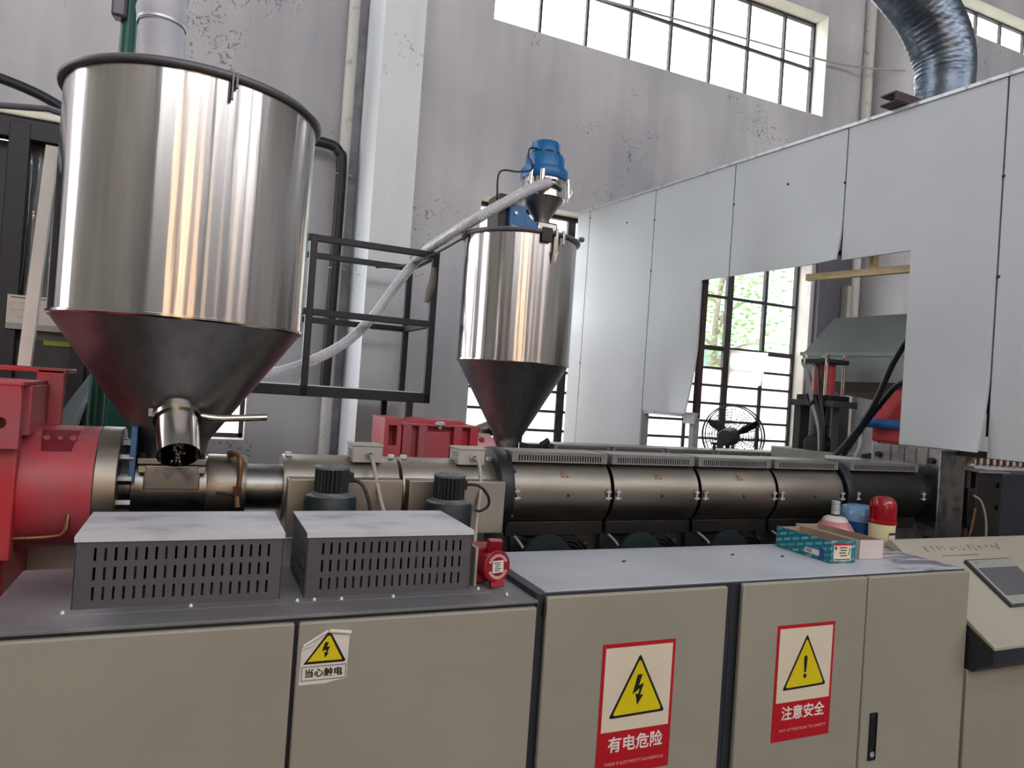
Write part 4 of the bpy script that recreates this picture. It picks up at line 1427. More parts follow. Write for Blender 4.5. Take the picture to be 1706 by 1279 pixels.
MB().cyl((2.36, 2.70, 1.24), (2.42, 2.70, 1.28), .022, n=14).build('valve_knob', 'rubber_black', E2)
MB().lathe([(0, 2.44), (.13, 2.44), (.13, 5.3), (0, 5.3)], (0, BY, BZ), 40, 'x').build('barrel', 'steel_barrel', E2)
for k in range(5):
    xa = 2.43 + k * .505
    sh = MB().lathe([(.131, xa), (.142, xa), (.142, xa + .49), (.131, xa + .49)], (0, BY, BZ), 40, 'x', close=True).build('zone_cover', 'steel_barrel', E2)
    vent_hood(xa, xa + .485, 2.615, 2.86, 1.195, 1.256, sh, 32, 'hood_grey')
MB().cyl((3.98, 2.7, 1.24), (3.98, 2.7, 1.31), .012, n=10).build('pressure_gauge', 'rubber_black', E2)
MB().cyl((3.98, 2.7, 1.30), (3.98, 2.7, 1.318), .028, n=12).build('gauge_head', 'rubber_black', E2)
MB().box(1.2, 5.0, 2.55, 3.0, .0, .93).build('machine_base', 'booth_dark', E2, bevel=.005)

# small hopper
C2 = (2.11, 2.76, 0)
SH = thing('material_hopper', 'smaller stainless hopper carrying the blue loader above the second extruder', 'hopper', (C2[0], C2[1], 1.25), 'stainless hoppers')
RR = .415
MB().lathe([(RR, 1.84), (RR, 2.735), (RR - .003, 2.735), (RR - .003, 1.84)], C2, 112, close=True).build('drum', 'steel_hopper', SH)
MB().lathe([(RR + .006, 1.833), (RR + .006, 1.842), (RR - .002, 1.844), (RR - .002, 1.828)], C2, 112, close=True).build('seam_band', 'steel_spout', SH)
MB().lathe([(RR - .001, 1.838), (.11, 1.30), (.108, 1.255), (.104, 1.255), (.106, 1.30), (RR - .005, 1.838)], C2, 96, close=True).build('cone', 'steel_cone', SH)
ring = [(RR + .010 + .016 * math.cos(2 * PI * k / 10), 2.738 + .016 * math.sin(2 * PI * k / 10)) for k in range(10)]
MB().lathe(ring, C2, 112, close=True).build('rim', 'rim_grey', SH)
MB().lathe([(0, 2.735), (RR + .02, 2.735), (RR + .02, 2.748), (0, 2.760)], C2, 96).build('lid', 'steel_spout', SH)
for ang, hgt in ((-80, .16), (-72, .10)):
    a = math.radians(ang)
    d = Vector((math.cos(a), math.sin(a), 0))
    p = Vector((C2[0], C2[1], 0)) + d * (RR + .026)
    MB().beam(p + Vector((0, 0, 2.765)), p + Vector((0, 0, 2.765 - hgt)), .02, .022).build('toggle_latch', 'steel_spout', SH, bevel=.003)
a = math.radians(-90)
d = Vector((math.cos(a), math.sin(a), 0))
p = Vector((C2[0], C2[1], 0)) + d * (RR + .02)
MB().obox(p + Vector((0, 0, 2.715)), (.02, .075, .10), Matrix.Rotation(a, 3, 'Z')).build('hinge_plate', 'dark_shell', SH, bevel=.003)
p2 = Vector((2.08, 2.38, 2.72))
MB().prism([(2.165, 2.61), (2.185, 2.53), (2.205, 2.61)], 2.318, 2.326).build('latch_tip', 'steel_spout', SH)

# vacuum loader
LC = (2.235, 2.70, 0)
LD = thing('vacuum_loader', 'blue stepped vacuum loader with shiny receiver cone on the smaller hopper', 'loader', (2.2, 2.70, 2.755))
MB().lathe([(.10, 3.198), (.172, 3.198), (.176, 3.204), (.176, 3.272), (.173, 3.277), (.149, 3.278), (.146, 3.281), (.146, 3.370), (.143, 3.376), (.111, 3.377), (.108, 3.380), (.108, 3.468), (.102, 3.478), (0, 3.484)],
           LC, 44).build('motor_head', 'loader_blue', LD)
for a in (math.radians(-100), math.radians(-50), math.radians(-150)):
    m = MB()
    for k in range(3):
        b = a + (k - 1) * .18
        m.obox((LC[0] + .109 * math.cos(b), LC[1] + .109 * math.sin(b), 3.398), (.004, .022, .010), Matrix.Rotation(b, 3, 'Z'))
    m.build('vent_slit', 'inside_black', LD)
MB().lathe([(.158, 3.065), (.160, 3.198), (.155, 3.198), (.153, 3.065)], LC, 56, close=True).build('receiver', 'steel_hopper', LD)
MB().lathe([(.163, 3.060), (.163, 3.070), (.150, 3.070), (.150, 3.060)], LC, 56, close=True).build('receiver_band', 'steel_spout', LD)
MB().lathe([(.158, 3.063), (.062, 2.915), (.060, 2.88), (.056, 2.88), (.058, 2.915), (.153, 3.063)], LC, 56, close=True).build('receiver_cone', 'steel_cone', LD)
MB().box(2.17, 2.34, 2.62, 2.80, 2.757, 2.885).build('base_valve', 'steel_spout', LD, bevel=.015)
MB().box(1.86, 1.935, 2.62, 2.84, 2.757, 3.03).build('control_box_side', 'dark_shell', LD, bevel=.004)
bx = MB().box(1.932, 2.055, 2.58, 2.84, 2.757, 3.03).build('control_box', 'loader_blue', LD, bevel=.004)
MB().box(1.948, 2.040, 2.577, 2.580, 2.955, 3.015).build('maker_plate', 'sign_white', bx)
m = MB()
for k in range(3):
    m.box(1.972 + k * .016, 1.982 + k * .016, 2.5762, 2.577, 2.992, 3.002)
m.box(1.974, 2.014, 2.5762, 2.577, 2.978, 2.982)
m.build('plate_print', 'rubber_black', bx)
MB().box(1.953, 2.035, 2.5762, 2.577, 2.962, 2.965).build('plate_line', 'sign_red', bx)
MB().lathe([(0, -.012), (.012, -.012), (.014, 0)], (1.974, 2.58, 2.895), 16, 'y').build('pilot_lamp', 'zinc_trim', bx)
MB().box(1.948, 2.040, 2.577, 2.580, 2.762, 2.805).build('warning_plate', 'sign_white', bx)
m = MB()
for k in range(7):
    m.box(1.953 + k * .011, 1.961 + k * .011, 2.5762, 2.577, 2.785 - .001 * (k % 2), 2.795)
m.box(1.963, 2.003, 2.5762, 2.577, 2.768, 2.776)
m.build('plate_print', 'rubber_black', bx)
MB().prism([(2.055, 2.757), (2.165, 2.757), (2.165, 2.84), (2.055, 2.93)], 2.60, 2.80).build('support_bracket', 'loader_blue', LD, bevel=.003)
for a in (-10, 215):
    b = math.radians(a)
    d = Vector((math.cos(b), math.sin(b), 0))
    p = Vector((LC[0], LC[1], 0)) + d * .185
    m = MB().beam(p + Vector((0, 0, 3.235)), p + d * .012 + Vector((0, 0, 3.10)), .012, .02)
    m.tube([p + d * .01 + Vector((0, 0, 3.21)), p + d * .04 + Vector((0, 0, 3.14)), p + d * .005 + Vector((0, 0, 3.07))], .005, 8)
    m.build('clamp', 'steel_spout', LD)
MB().cyl((2.15, 2.55, 3.12), (2.15, 2.55, 3.235), .022, n=18).build('stub_pipe', 'steel_spout', LD)
MB().tube([(2.30, 2.57, 3.125), (2.24, 2.535, 3.145), (2.15, 2.535, 3.14)], .033, 18).build('inlet_pipe', 'steel_spout', LD)
MB().tube(curve([(2.13, 2.62, 3.40), (2.07, 2.62, 3.39), (2.06, 2.62, 3.33), (2.08, 2.60, 3.28), (2.07, 2.58, 3.22), (1.97, 2.58, 3.19), (1.84, 2.60, 3.17), (1.835, 2.61, 3.0), (1.86, 2.66, 2.93)], 6), .007, 8).build('power_lead', 'cable_black', LD)
MB().tube(curve([(2.35, 2.66, 2.80), (2.45, 2.60, 2.79), (2.50, 2.58, 2.78)], 6), .008, 8).build('air_line', 'zinc_trim', LD)
MB().lathe([(0, .02), (.018, .016), (.024, 0), (.018, -.014), (0, -.02)], (2.52, 2.58, 2.785), 14).build('air_fitting', 'motor_cap', LD)

# suction hose: clear spiral hose
hp = curve([(2.20, 2.535, 3.145), (2.02, 2.50, 3.045), (1.70, 2.60, 2.82), (1.60, 2.95, 2.735), (1.545, 3.35, 2.67), (1.36, 3.42, 2.40), (1.18, 3.42, 2.115), (.97, 3.42, 1.89), (.67, 3.42, 1.71), (.42, 3.42, 1.63), (.1, 3.4, 1.60)], 10)
hs = thing('suction_hose', 'clear spiral-ribbed suction hose from the blue loader down through the black rack', 'hose', tuple(hp[-1]))
MB().tube(hp, .038, 16).build('hose_wall', 'spiral_hose', hs)
acc = []
tot = 0
m = MB()
dense = []
for i in range(len(hp) - 1):
    for k in range(7):
        dense.append(hp[i].lerp(hp[i + 1], k / 7))
prev = None
a = None
sp_pts = []
ph = 0.0
for i in range(len(dense) - 1):
    d = (dense[i + 1] - dense[i])
    L = d.length
    d = d.normalized()
    if a is None:
        a = d.cross(Vector((0, 0, 1))).normalized()
    a = (a - d * a.dot(d)).normalized()
    b = d.cross(a)
    ns = max(1, int(L / .02 * 8))
    for k in range(ns):
        ph += (L / ns) / .02 * 2 * PI
        sp_pts.append(dense[i] + d * L * k / ns + (a * math.cos(ph) + b * math.sin(ph)) * .0385)
m.tube(sp_pts, .0038, 4, caps=False)
m.build('spiral_wire', 'sign_white', hs)
o = MB().tube(curve([(1.95, 2.75, 2.79), (1.75, 2.72, 2.755), (1.66, 2.80, 2.70), (1.55, 3.1, 2.62), (1.42, 3.5, 2.57), (1.25, 3.7, 2.56)], 8), .009, 8).build('power_cable', 'cable_black')
tag(o, 'thin black cable from the smaller hopper to the black rack', 'cable')

# ------------------------------------------------------------------ black steel rack
RK = thing('steel_rack', 'black square-tube steel rack standing behind the second gearbox', 'rack', (1.0, 3.6, 0))
t = .05


def bar(p0, p1, name='rail'):
    w_ = t if name in ('upright', 'leg') else t - .004
    MB().beam(p0, p1, w_, w_).build(name, 'black_steel', RK, bevel=.004)


XL, XM, XR = -.35, .685, 1.605
for y in (3.225, 3.975):
    for x in (XL, XM, XR):
        if not (y > 3.5 and x == XM):
            bar((x, y, 1.49), (x, y, 2.66), 'upright')
    bar((XL, y, 2.635), (XR, y, 2.635))
    bar((XL, y, 2.10), (XR, y, 2.10))
    MB().box(XL, XR + .025, y - .025, y + .025, 1.49, 1.565).build('base_rail', 'black_steel', RK, bevel=.004)
for x in (XL, XR):
    for z in (2.635, 2.10, 1.53):
        bar((x, 3.25, z), (x, 3.95, z), 'cross_rail')
MB().box(XL, XR, 3.25, 3.95, 1.555, 1.566).build('deck', 'panel_white', RK)
for (x, y) in ((1.475, 3.225), (1.46, 3.975), (XL, 3.225), (XL, 3.975)):
    bar((x, y, 0), (x, y, 1.49), 'leg')
o = MB().tube(curve([(1.585, 3.19, 2.53), (1.575, 3.18, 2.42), (1.56, 3.185, 2.34), (1.545, 3.19, 2.26)], 5), lambda t: .018 + .012 * math.sin(t * 3), 10).build('rag', 'dusty_brown')
tag(o, 'dirty rag hanging from the right corner of the black rack', 'rag')

# ------------------------------------------------------------------ panel enclosure
ED = Vector((-.0995, .9950, 0))
EN = Vector((-.9950, -.0995, 0))          # outward, towards the camera side
EO = Vector((4.283, .649, 0))


def ep(y, z, off=0.0):
    return EO + ED * ((y - .649) / .995) + EN * off + Vector((0, 0, z))


EN_ = thing('panel_enclosure', 'tall white panelled enclosure with a cut-out opening on the right', 'enclosure', tuple(ep(2.2, 0)))


def panel(ya, yb, z0, z1, cut=None, bulge=None, ny=26, nz=60):
    """sheet panel; cut(y,z)->True leaves that cell out; bulge(y,z)-> outward offset"""
    ys = sorted({ya + (yb - ya) * i / ny for i in range(ny + 1)} | ({1.18} if ya < 1.18 < yb else set()) | ({3.08} if ya < 3.08 < yb else set()))
    zs = sorted({z0 + (z1 - z0) * i / nz for i in range(nz + 1)} | ({2.735} if z0 < 2.735 < z1 else set()))
    vs, fs, idx = [], [], {}

    def vid(i, j, side):
        k = (i, j, side)
        if k not in idx:
            o = (bulge(ys[i], zs[j]) if bulge else 0.0) + (0.009 if side else -.009)
            idx[k] = len(vs)
            vs.append(ep(ys[i], zs[j], o))
        return idx[k]
    ok = lambda i, j: 0 <= i < len(ys) - 1 and 0 <= j < len(zs) - 1 and not (cut and cut((ys[i] + ys[i + 1]) / 2, (zs[j] + zs[j + 1]) / 2))
    for i in range(len(ys) - 1):
        for j in range(len(zs) - 1):
            if not ok(i, j):
                continue
            for s_ in (0, 1):
                q = [vid(i, j, s_), vid(i + 1, j, s_), vid(i + 1, j + 1, s_), vid(i, j + 1, s_)]
                fs.append(tuple(q if s_ else q[::-1]))
            for (di, dj, a_, b_) in ((-1, 0, (0, 0), (0, 1)), (1, 0, (1, 0), (1, 1)), (0, -1, (0, 0), (1, 0)), (0, 1, (0, 1), (1, 1))):
                if not ok(i + di, j + dj):
                    fs.append((vid(i + a_[0], j + a_[1], 0), vid(i + b_[0], j + b_[1], 0), vid(i + b_[0], j + b_[1], 1), vid(i + a_[0], j + a_[1], 1)))
    return MB().add(vs, fs).build('panel', 'panel_white', EN_)


sm = lambda v: max(0.0, min(1.0, v))
panel(-.6, .643, 1.425, 3.70, ny=4, nz=6)
panel(.655, 1.690, 1.455, 3.70, cut=lambda y, z: y > 1.18 and z < 2.735,
      bulge=lambda y, z: .10 * sm((1.95 - z) / .5) ** 1.6 * sm((1.02 - y) / .37) ** 1.4)
panel(1.702, 2.750, 2.735, 3.70, bulge=lambda y, z: .055 * sm((3.05 - z) / .32) ** 1.5 * sm((1.98 - y) / .28) ** 1.3)
panel(2.763, 3.766, 1.535, 3.70, cut=lambda y, z: y < 3.08 and z < 2.735,
      bulge=lambda y, z: .10 * sm((2.15 - z) / .6) ** 1.5 * sm((3.40 - y) / .32) ** 1.3)
panel(3.778, 4.858, .95, 3.70, ny=4, nz=6)
panel(4.870, 5.10, .95, 3.70, ny=2, nz=6)


def ebeam(y0, z0, y1, z1, off, w, h, name, material):
    return MB().beam(ep(y0, z0, off), ep(y1, z1, off), w, h).build(name, material, EN_, smooth=False)


ebeam(-.6, 3.708, 5.1, 3.708, 0.0, .05, .022, 'top_trim', 'zinc_trim')
for y in (.649, 1.696, 2.757, 3.772, 4.864):
    lo = 1.55 if y > 3.5 or y < 1 else 2.76
    ebeam(y, lo, y, 3.69, -.035, .04, .04, 'stud', 'metal_brown')
ebeam(3.09, 1.5, 3.09, 2.76, -.045, .05, .05, 'stud', 'metal_brown')
ebeam(3.772, 0, 3.772, 1.55, -.04, .05, .05, 'post', 'sheet_grey')
ebeam(3.10, 0, 3.10, 1.52, -.04, .06, .06, 'post', 'sheet_grey')
ebeam(3.10, 1.525, 3.772, 1.525, -.03, .05, .04, 'bottom_rail', 'zinc_trim')
ebeam(3.02, 1.50, 3.16, 1.50, .02, .04, .10, 'corner_bracket', 'zinc_trim')
ebeam(-.6, 1.44, 1.18, 1.44, -.04, .05, .04, 'bottom_rail', 'metal_brown')
ebeam(.86, 1.435, .92, 1.435, .0, .02, .05, 'packing_block', 'sheet_grey')
ebeam(-.6, 2.80, 5.05, 2.80, -.04, .03, .03, 'inner_rail', 'metal_brown')
wb_ = MB().beam(ep(2.09, 2.672, -.15), ep(1.24, 2.645, -.15), .05, .05).build('timber_batten', 'raw_wood', EN_, smooth=False)
MB().beam(ep(1.55, 2.64, -.16), ep(1.55, 2.78, -.16), .05, .035).build('timber_batten', 'raw_wood', EN_, smooth=False)
# roof of the enclosure
p = [ep(-.6, 0), ep(5.1, 0)]
MB().prism([(p[0].x + .02, p[0].y), (6.4, p[0].y), (5.9, p[1].y), (p[1].x + .02, p[1].y)], 3.66, 3.69, 'z').build('roof_panel', 'panel_white', EN_, smooth=False)
for (y, z) in ((1.70, 3.3), (3.77, 2.9), (3.77, 3.4), (2.75, 3.35), (.70, 1.86), (4.86, 3.62), (4.2, 3.45), (2.2, 3.4), (4.87, 2.0), (.645, 3.1), (.64, 2.5), (.42, 1.76)):
    q = ep(y, z, .009)
    MB().cyl(q, q + EN * .004, .010, n=8).build('rivet', 'rubber_black', EN_)

# brown channel lying on the enclosure roof
o = MB().box(4.09, 4.75, 1.26, 1.38, 3.785, 3.797)
o.box(4.09, 4.75, 1.26, 1.38, 3.722, 3.734)
o.box(4.09, 4.75, 1.26, 1.272, 3.734, 3.785)
o = o.build('steel_channel', 'metal_brown', bevel=.003)
tag(o, 'short brown steel channel lying on the enclosure roof edge', 'channel')

# exhaust duct
DU = thing('exhaust_duct', 'large galvanised exhaust duct curving up from the enclosure roof', 'duct', (5.0, 1.55, 3.69))
dp = curve([(5.0, 1.58, 3.69), (5.0, 1.58, 4.12), (4.96, 1.58, 4.40), (4.80, 1.62, 4.68), (4.52, 1.66, 4.90), (4.2, 1.70, 5.10), (3.6, 1.78, 5.42)], 10)


def flex(t):
    return .190 + .026 * min(1.0, t * 2.5) + (.0009 * math.sin(t * 230) if t > .2 else 0)


fine = []
for i in range(len(dp) - 1):
    for k in range(4):
        fine.append(dp[i].lerp(dp[i + 1], k / 4))
fine.append(dp[-1])
MB().tube(fine, flex, 40).build('duct', 'galvanised', DU)
MB().lathe([(.195, 3.97), (.214, 3.97), (.214, 4.0), (.195, 4.0)], (5.0, 1.58, 0), 48, close=True).build('clamp_band', 'rubber_black', DU)
MB().lathe([(.185, 3.69), (.24, 3.69), (.24, 3.70), (.185, 3.70)], (5.0, 1.58, 0), 48, close=True).build('flange', 'galvanised', DU)

# ------------------------------------------------------------------ machinery seen through the opening
FH = thing('extraction_hood', 'grey sheet-metal hood with sloping top inside the enclosure', 'hood', (5.2, 2.2, 0))
q = [ep(2.60, 2.145, -.8), ep(1.2, 2.115, -.8), ep(1.2, 1.90, -.8), ep(2.48, 1.90, -.8)]
t_ = [ep(2.60, 2.50, -1.20), ep(1.2, 2.50, -1.20)]
bk = [ep(2.60, 2.50, -1.9), ep(1.2, 2.50, -1.9), ep(1.2, 1.9, -1.9), ep(2.5, 1.9, -1.9)]
MB().add([q[0], q[1], t_[1], t_[0], bk[0], bk[1], bk[2], bk[3], q[2], q[3]],
         [(0, 1, 2, 3), (3, 2, 5, 4), (1, 0, 9, 8), (4, 5, 6, 7), (0, 3, 4, 7, 9), (1, 8, 6, 5, 2), (8, 9, 7, 6)]).build('canopy', 'sheet_grey', FH, smooth=False)
MB().beam(ep(2.62, 2.14, -.795), ep(1.2, 2.11, -.795), .02, .03).build('lip', 'sheet_grey', FH)
MB().add([ep(2.35, 1.90, -.82), ep(1.2, 1.90, -.82), ep(1.2, 1.72, -.9), ep(1.5, 1.70, -.9), ep(2.30, 1.80, -.9),
          ep(2.35, 1.90, -1.5), ep(1.2, 1.90, -1.5), ep(1.2, 1.72, -1.4), ep(1.5, 1.70, -1.4), ep(2.3, 1.80, -1.4)],
         [(0, 1, 2, 3, 4), (9, 8, 7, 6, 5), (0, 4, 9, 5), (4, 3, 8, 9), (3, 2, 7, 8)]).build('chute', 'dusty_brown', FH, smooth=False)
for yy in (2.45, 1.68):
    for oo in (-.95, -1.8):
        MB().beam(ep(yy, 0, oo), ep(yy, 1.92, oo), .06, .06).build('leg', 'booth_panel', FH)

PR = thing('hydraulic_press', 'black hydraulic press with red cylinder and tie rods inside the opening', 'press', tuple(ep(2.15, 0, -.5)))
MB().obox(ep(2.15, 2.040, -.5), (.24, .27, .035), Matrix.Rotation(.1, 3, 'Z')).build('top_plate', 'black_steel', PR, bevel=.004)
MB().obox(ep(2.15, 1.745, -.5), (.26, .30, .045), Matrix.Rotation(.1, 3, 'Z')).build('middle_plate', 'black_steel', PR, bevel=.004)
MB().obox(ep(2.15, 1.70, -.5), (.30, .42, .05), Matrix.Rotation(.1, 3, 'Z')).build('bed_plate', 'booth_panel', PR, bevel=.004)
MB().cyl(ep(2.15, 1.77, -.5), ep(2.15, 2.022, -.5), .085, n=32).build('cylinder', 'gear_red', PR)
for dy in (-.10, .10):
    for dx in (-.39, -.61):
        MB().cyl(ep(2.15 + dy, 1.75, dx), ep(2.15 + dy, 2.10, dx), .014, n=12).build('tie_rod', 'steel_spout', PR)
        MB().cyl(ep(2.15 + dy, 2.06, dx), ep(2.15 + dy, 2.09, dx), .024, n=6).build('rod_nut', 'steel_spout', PR)
for dy in (-.17, .19):
    MB().beam(ep(2.15 + dy, .0, -.5), ep(2.15 + dy, 1.68, -.5), .10, .07).build('side_frame', 'booth_panel', PR)
MB().cyl(ep(2.15, 1.52, -.5), ep(2.15, 1.70, -.5), .035, n=16).build('ram', 'dark_shell', PR)
MB().cyl(ep(2.15, 1.44, -.5), ep(2.15, 1.53, -.5), .06, n=20).build('ram_head', 'dark_shell', PR, bevel=.01)
MB().cyl(ep(2.16, 1.36, -.42), ep(2.16, 1.36, -.56), .09, n=24).build('die_wheel', 'dark_shell', PR, bevel=.01)
MB().box(4.5, 5.0, 1.85, 2.6, 1.10, 1.32).build('base_block', 'box_grey_beige', PR, bevel=.01)
for k, (o0, yy) in enumerate(((-.40, 2.06), (-.42, 2.0), (-.38, 2.1))):
    MB().tube(curve([ep(2.25 - .05 * k, 2.02 - .26 * (k % 2), -.36), ep(2.18 - .06 * k, 1.95 - .26 * (k % 2), -.32), ep(2.12 - .04 * k, 1.72, -.33), ep(2.02 - .02 * k, 1.52, -.30), ep(1.98 - .01 * k, 1.33, -.28)], 8), .016, 10).build('hydraulic_hose', 'cable_black' if k else 'sheet_grey', PR)

HB = thing('rubber_hose', 'thick black rubber hose looping up to the enclosure edge', 'hose', tuple(ep(1.78, 1.3, -.2)), 'black rubber hoses')
MB().tube(curve([ep(1.20, 2.19, -.10), ep(1.25, 2.15, -.12), ep(1.36, 1.99, -.15), ep(1.50, 1.70, -.18), ep(1.66, 1.47, -.2), ep(1.80, 1.30, -.2)], 10), .021, 14).build('hose', 'cable_black', HB)
HB = thing('rubber_hose', 'shorter black rubber hose branching behind the thick one', 'hose', tuple(ep(1.6, 1.6, -.25)), 'black rubber hoses')
MB().tube(curve([ep(1.20, 1.80, -.2), ep(1.26, 1.875, -.2), ep(1.36, 1.85, -.22), ep(1.46, 1.74, -.23), ep(1.60, 1.56, -.24), ep(1.76, 1.32, -.25)], 10), .019, 14).build('hose', 'cable_black', HB)
MB().cyl(ep(1.20, 1.72, -.2), ep(1.20, 1.84, -.2), .028, n=14).build('coupling', 'rubber_black', HB)

PU = thing('pump_unit', 'red pump housing with blue pipe beside the enclosure edge', 'pump', tuple(ep(1.45, 0, -.45)))
MB().obox(ep(1.42, 1.565, -.48), (.24, .40, .24), Matrix.Rotation(.1, 3, 'Z')).build('housing', 'pump_red', PU, bevel=.015)
MB().cyl(ep(1.44, 1.71, -.36), ep(1.44, 1.71, -.60), .115, n=36).build('motor_cover', 'pump_red', PU, bevel=.01)
MB().cyl(ep(1.66, 1.578, -.32), ep(1.0, 1.578, -.32), .035, n=24).build('pipe', 'pump_blue', PU)
MB().cyl(ep(1.675, 1.578, -.32), ep(1.655, 1.578, -.32), .040, n=24).build('pipe_cap', 'pump_blue', PU, bevel=.004)
MB().obox(ep(1.42, .72, -.48), (.20, .30, 1.45), Matrix.Rotation(.1, 3, 'Z')).build('stand', 'panel_white', PU, bevel=.01)
MB().tube(curve([ep(1.68, 1.60, -.36), ep(1.70, 1.52, -.36), ep(1.69, 1.40, -.35), ep(1.72, 1.30, -.33)], 6), .018, 10).build('drain_pipe', 'panel_white', PU)
m = thing('fitting_tray', 'pale shelf with dark pipe fittings behind the barrel end', 'shelf', tuple(ep(1.45, 1.28, -.2)))
MB().obox(ep(1.56, 1.30, -.18), (.20, .46, .035), Matrix.Rotation(.1, 3, 'Z')).build('shelf', 'panel_white', m, bevel=.004)
for (y, z) in ((1.42, 1.345), (1.46, 1.352), (1.50, 1.342)):
    MB().cyl(ep(y, z, -.10), ep(y, z, -.27), .017, n=14).build('pipe_fitting', 'rubber_black', m)
MB().beam(ep(1.56, 0, -.18), ep(1.56, 1.285, -.18), .08, .08).build('stand', 'booth_panel', m)

# right of the die head: dark cutting machine
CM = thing('cutting_machine', 'dark cutting machine with brass fittings beyond the die head', 'machine', (5.1, 1.0, 0))
MB().box(4.50, 4.76, .84, 1.20, .0, 1.318).build('body', 'dark_shell', CM, bevel=.006)
MB().box(4.80, 6.2, .90, 1.22, .0, 1.30).build('rear_body', 'booth_dark', CM, bevel=.006)
MB().box(4.49, 4.80, .82, 1.21, 1.318, 1.326).build('cover_plate', 'sheet_grey', CM)
for z in (1.24, 1.10):
    MB().cyl((4.72, .842, z), (4.72, .825, z), .018, n=12).build('bolt', 'inside_black', CM)
for k in range(9):
    MB().cyl((4.60 + k * .05, .90 - .01 * k, 1.36), (4.60 + k * .05, .90 - .01 * k, 1.42 - .004 * k), .011, n=10).build('nozzle', 'brass', CM)
MB().beam((4.54, .92, 1.425), (5.3, .80, 1.41), .05, .03).build('manifold', 'metal_brown', CM)
MB().beam((4.45, .95, 1.36), (5.6, .75, 1.345), .04, .018).build('guide_rail', 'zinc_trim', CM)
MB().beam((4.40, .88, 1.33), (4.58, .90, 1.43), .03, .02).build('linkage', 'brass', CM)
MB().cyl((4.44, .86, 1.33), (4.44, .86, .8), .02, n=14).build('spindle', 'metal_brown', CM)
MB().box(4.40, 4.47, .82, .90, .98, 1.22).build('spindle_block', 'dark_shell', CM, bevel=.004)
MB().tube(curve([(4.42, .80, 1.18), (4.48, .79, 1.14), (4.52, .78, 1.02), (4.53, .78, .85)], 8), .007, 8).build('cable', 'cable_grey', CM)
MB().tube(curve([(4.44, .80, 1.10), (4.42, .80, 1.0), (4.38, .80, .85)], 8), .009, 8).build('cable', 'brass', CM)

# pedestal fan
FN = thing('pedestal_fan', 'black pedestal fan with round wire cage in front of the lower window', 'fan', (5.55, 4.3, 0))
fc = Vector((5.53, 4.25, 1.30))
fdir = Vector((.86, .50, .06)).normalized()
fa = fdir.cross(Vector((0, 0, 1))).normalized()
fb = fa.cross(fdir)
m = MB()
for rr, dd in ((.35, 0), (.34, .05), (.34, -.05)):
    m.tube([fc + fdir * dd + (fa * math.cos(2 * PI * i / 48) + fb * math.sin(2 * PI * i / 48)) * rr for i in range(49)], .007, 6, caps=False)
for side in (1, -1):
    for rr in (.30, .27, .24, .21, .18, .15, .12, .09):
        dd = side * (.05 + .05 * (1 - (rr / .34) ** 2))
        m.tube([fc + fdir * dd + (fa * math.cos(2 * PI * i / 40) + fb * math.sin(2 * PI * i / 40)) * rr for i in range(41)], .0032, 4, caps=False)
    for k in range(20):
        a = 2 * PI * k / 20
        e = fa * math.cos(a) + fb * math.sin(a)
        m.tube([fc + fdir * side * .10 + e * .06, fc + fdir * side * .085 + e * .2, fc + fdir * side * .05 + e * .34], .0032, 4)
m.build('wire_cage', 'black_steel', FN)
for k in range(3):
    a = math.radians(32 + 120 * k)
    e = fa * math.cos(a) + fb * math.sin(a)
    s_ = fdir.cross(e)
    vs = []
    for rr, w_, tw in ((.05, .03, .02), (.15, .06, .03), (.25, .065, .025), (.315, .035, .012)):
        for sg in (-1, 1):
            for th in (-.003, .003):
                vs.append(fc + e * rr + s_ * w_ * sg * .6 + fdir * (tw * sg + th))
    fs_ = []
    for j in range(3):
        o_ = j * 4
        n_ = o_ + 4
        fs_ += [(o_, o_ + 2, n_ + 2, n_), (o_ + 1, n_ + 1, n_ + 3, o_ + 3), (o_, n_, n_ + 1, o_ + 1), (o_ + 2, o_ + 3, n_ + 3, n_ + 2)]
    fs_ += [(0, 1, 3, 2), (12, 14, 15, 13)]
    MB().add(vs, fs_).build('blade', 'black_steel', FN)
MB().cyl(fc + fdir * .06, fc - fdir * .04, .05, .06, 24).build('hub', 'black_steel', FN)
MB().cyl(fc - fdir * .05, fc - fdir * .27, .105, .085, 28).build('motor', 'booth_panel', FN, bevel=.01)
MB().cyl(fc - fdir * .15 - Vector((0, 0, .08)), (fc - fdir * .15).xy.to_3d(), .025, n=16).build('pole', 'black_steel', FN)
q = (fc - fdir * .15).xy.to_3d()
MB().lathe([(0, .06), (.05, .06), (.20, .02), (.22, 0), (0, 0)], q, 36).build('base', 'black_steel', FN)
# paper covering two panes of the lower window
m = MB()
vs, fs_ = [], []
for i in range(9):
    for j in range(7):
        x, z = 6.40 + i * .071, 2.385 - j * .075
        yy = 5.41 - .10 * (1 - j / 6) * (i / 8) ** 2 - .01 * math.sin(i)
        vs.append((x, yy, z))
n = len(vs)
vs += [(v[0], v[1] + .003, v[2]) for v in vs]
for i in range(8):
    for j in range(6):
        a = i * 7 + j
        fs_ += [(a, a + 1, a + 8, a + 7), (a + n, a + 7 + n, a + 8 + n, a + 1 + n)]
for i in range(8):
    fs_ += [(i * 7, i * 7 + 7, i * 7 + 7 + n, i * 7 + n), (i * 7 + 6, i * 7 + 6 + n, i * 7 + 13 + n, i * 7 + 13)]
for j in range(6):
    fs_ += [(j, j + n, j + 1 + n, j + 1), (56 + j, 57 + j, 57 + j + n, 56 + j + n)]
frosted('thin_paper', (.93, .90, .88), .12)
o = m.add(vs, fs_).build('paper_sheet', 'thin_paper')
tag(o, 'white paper sheet peeling from the lower window panes above the fan', 'paper')

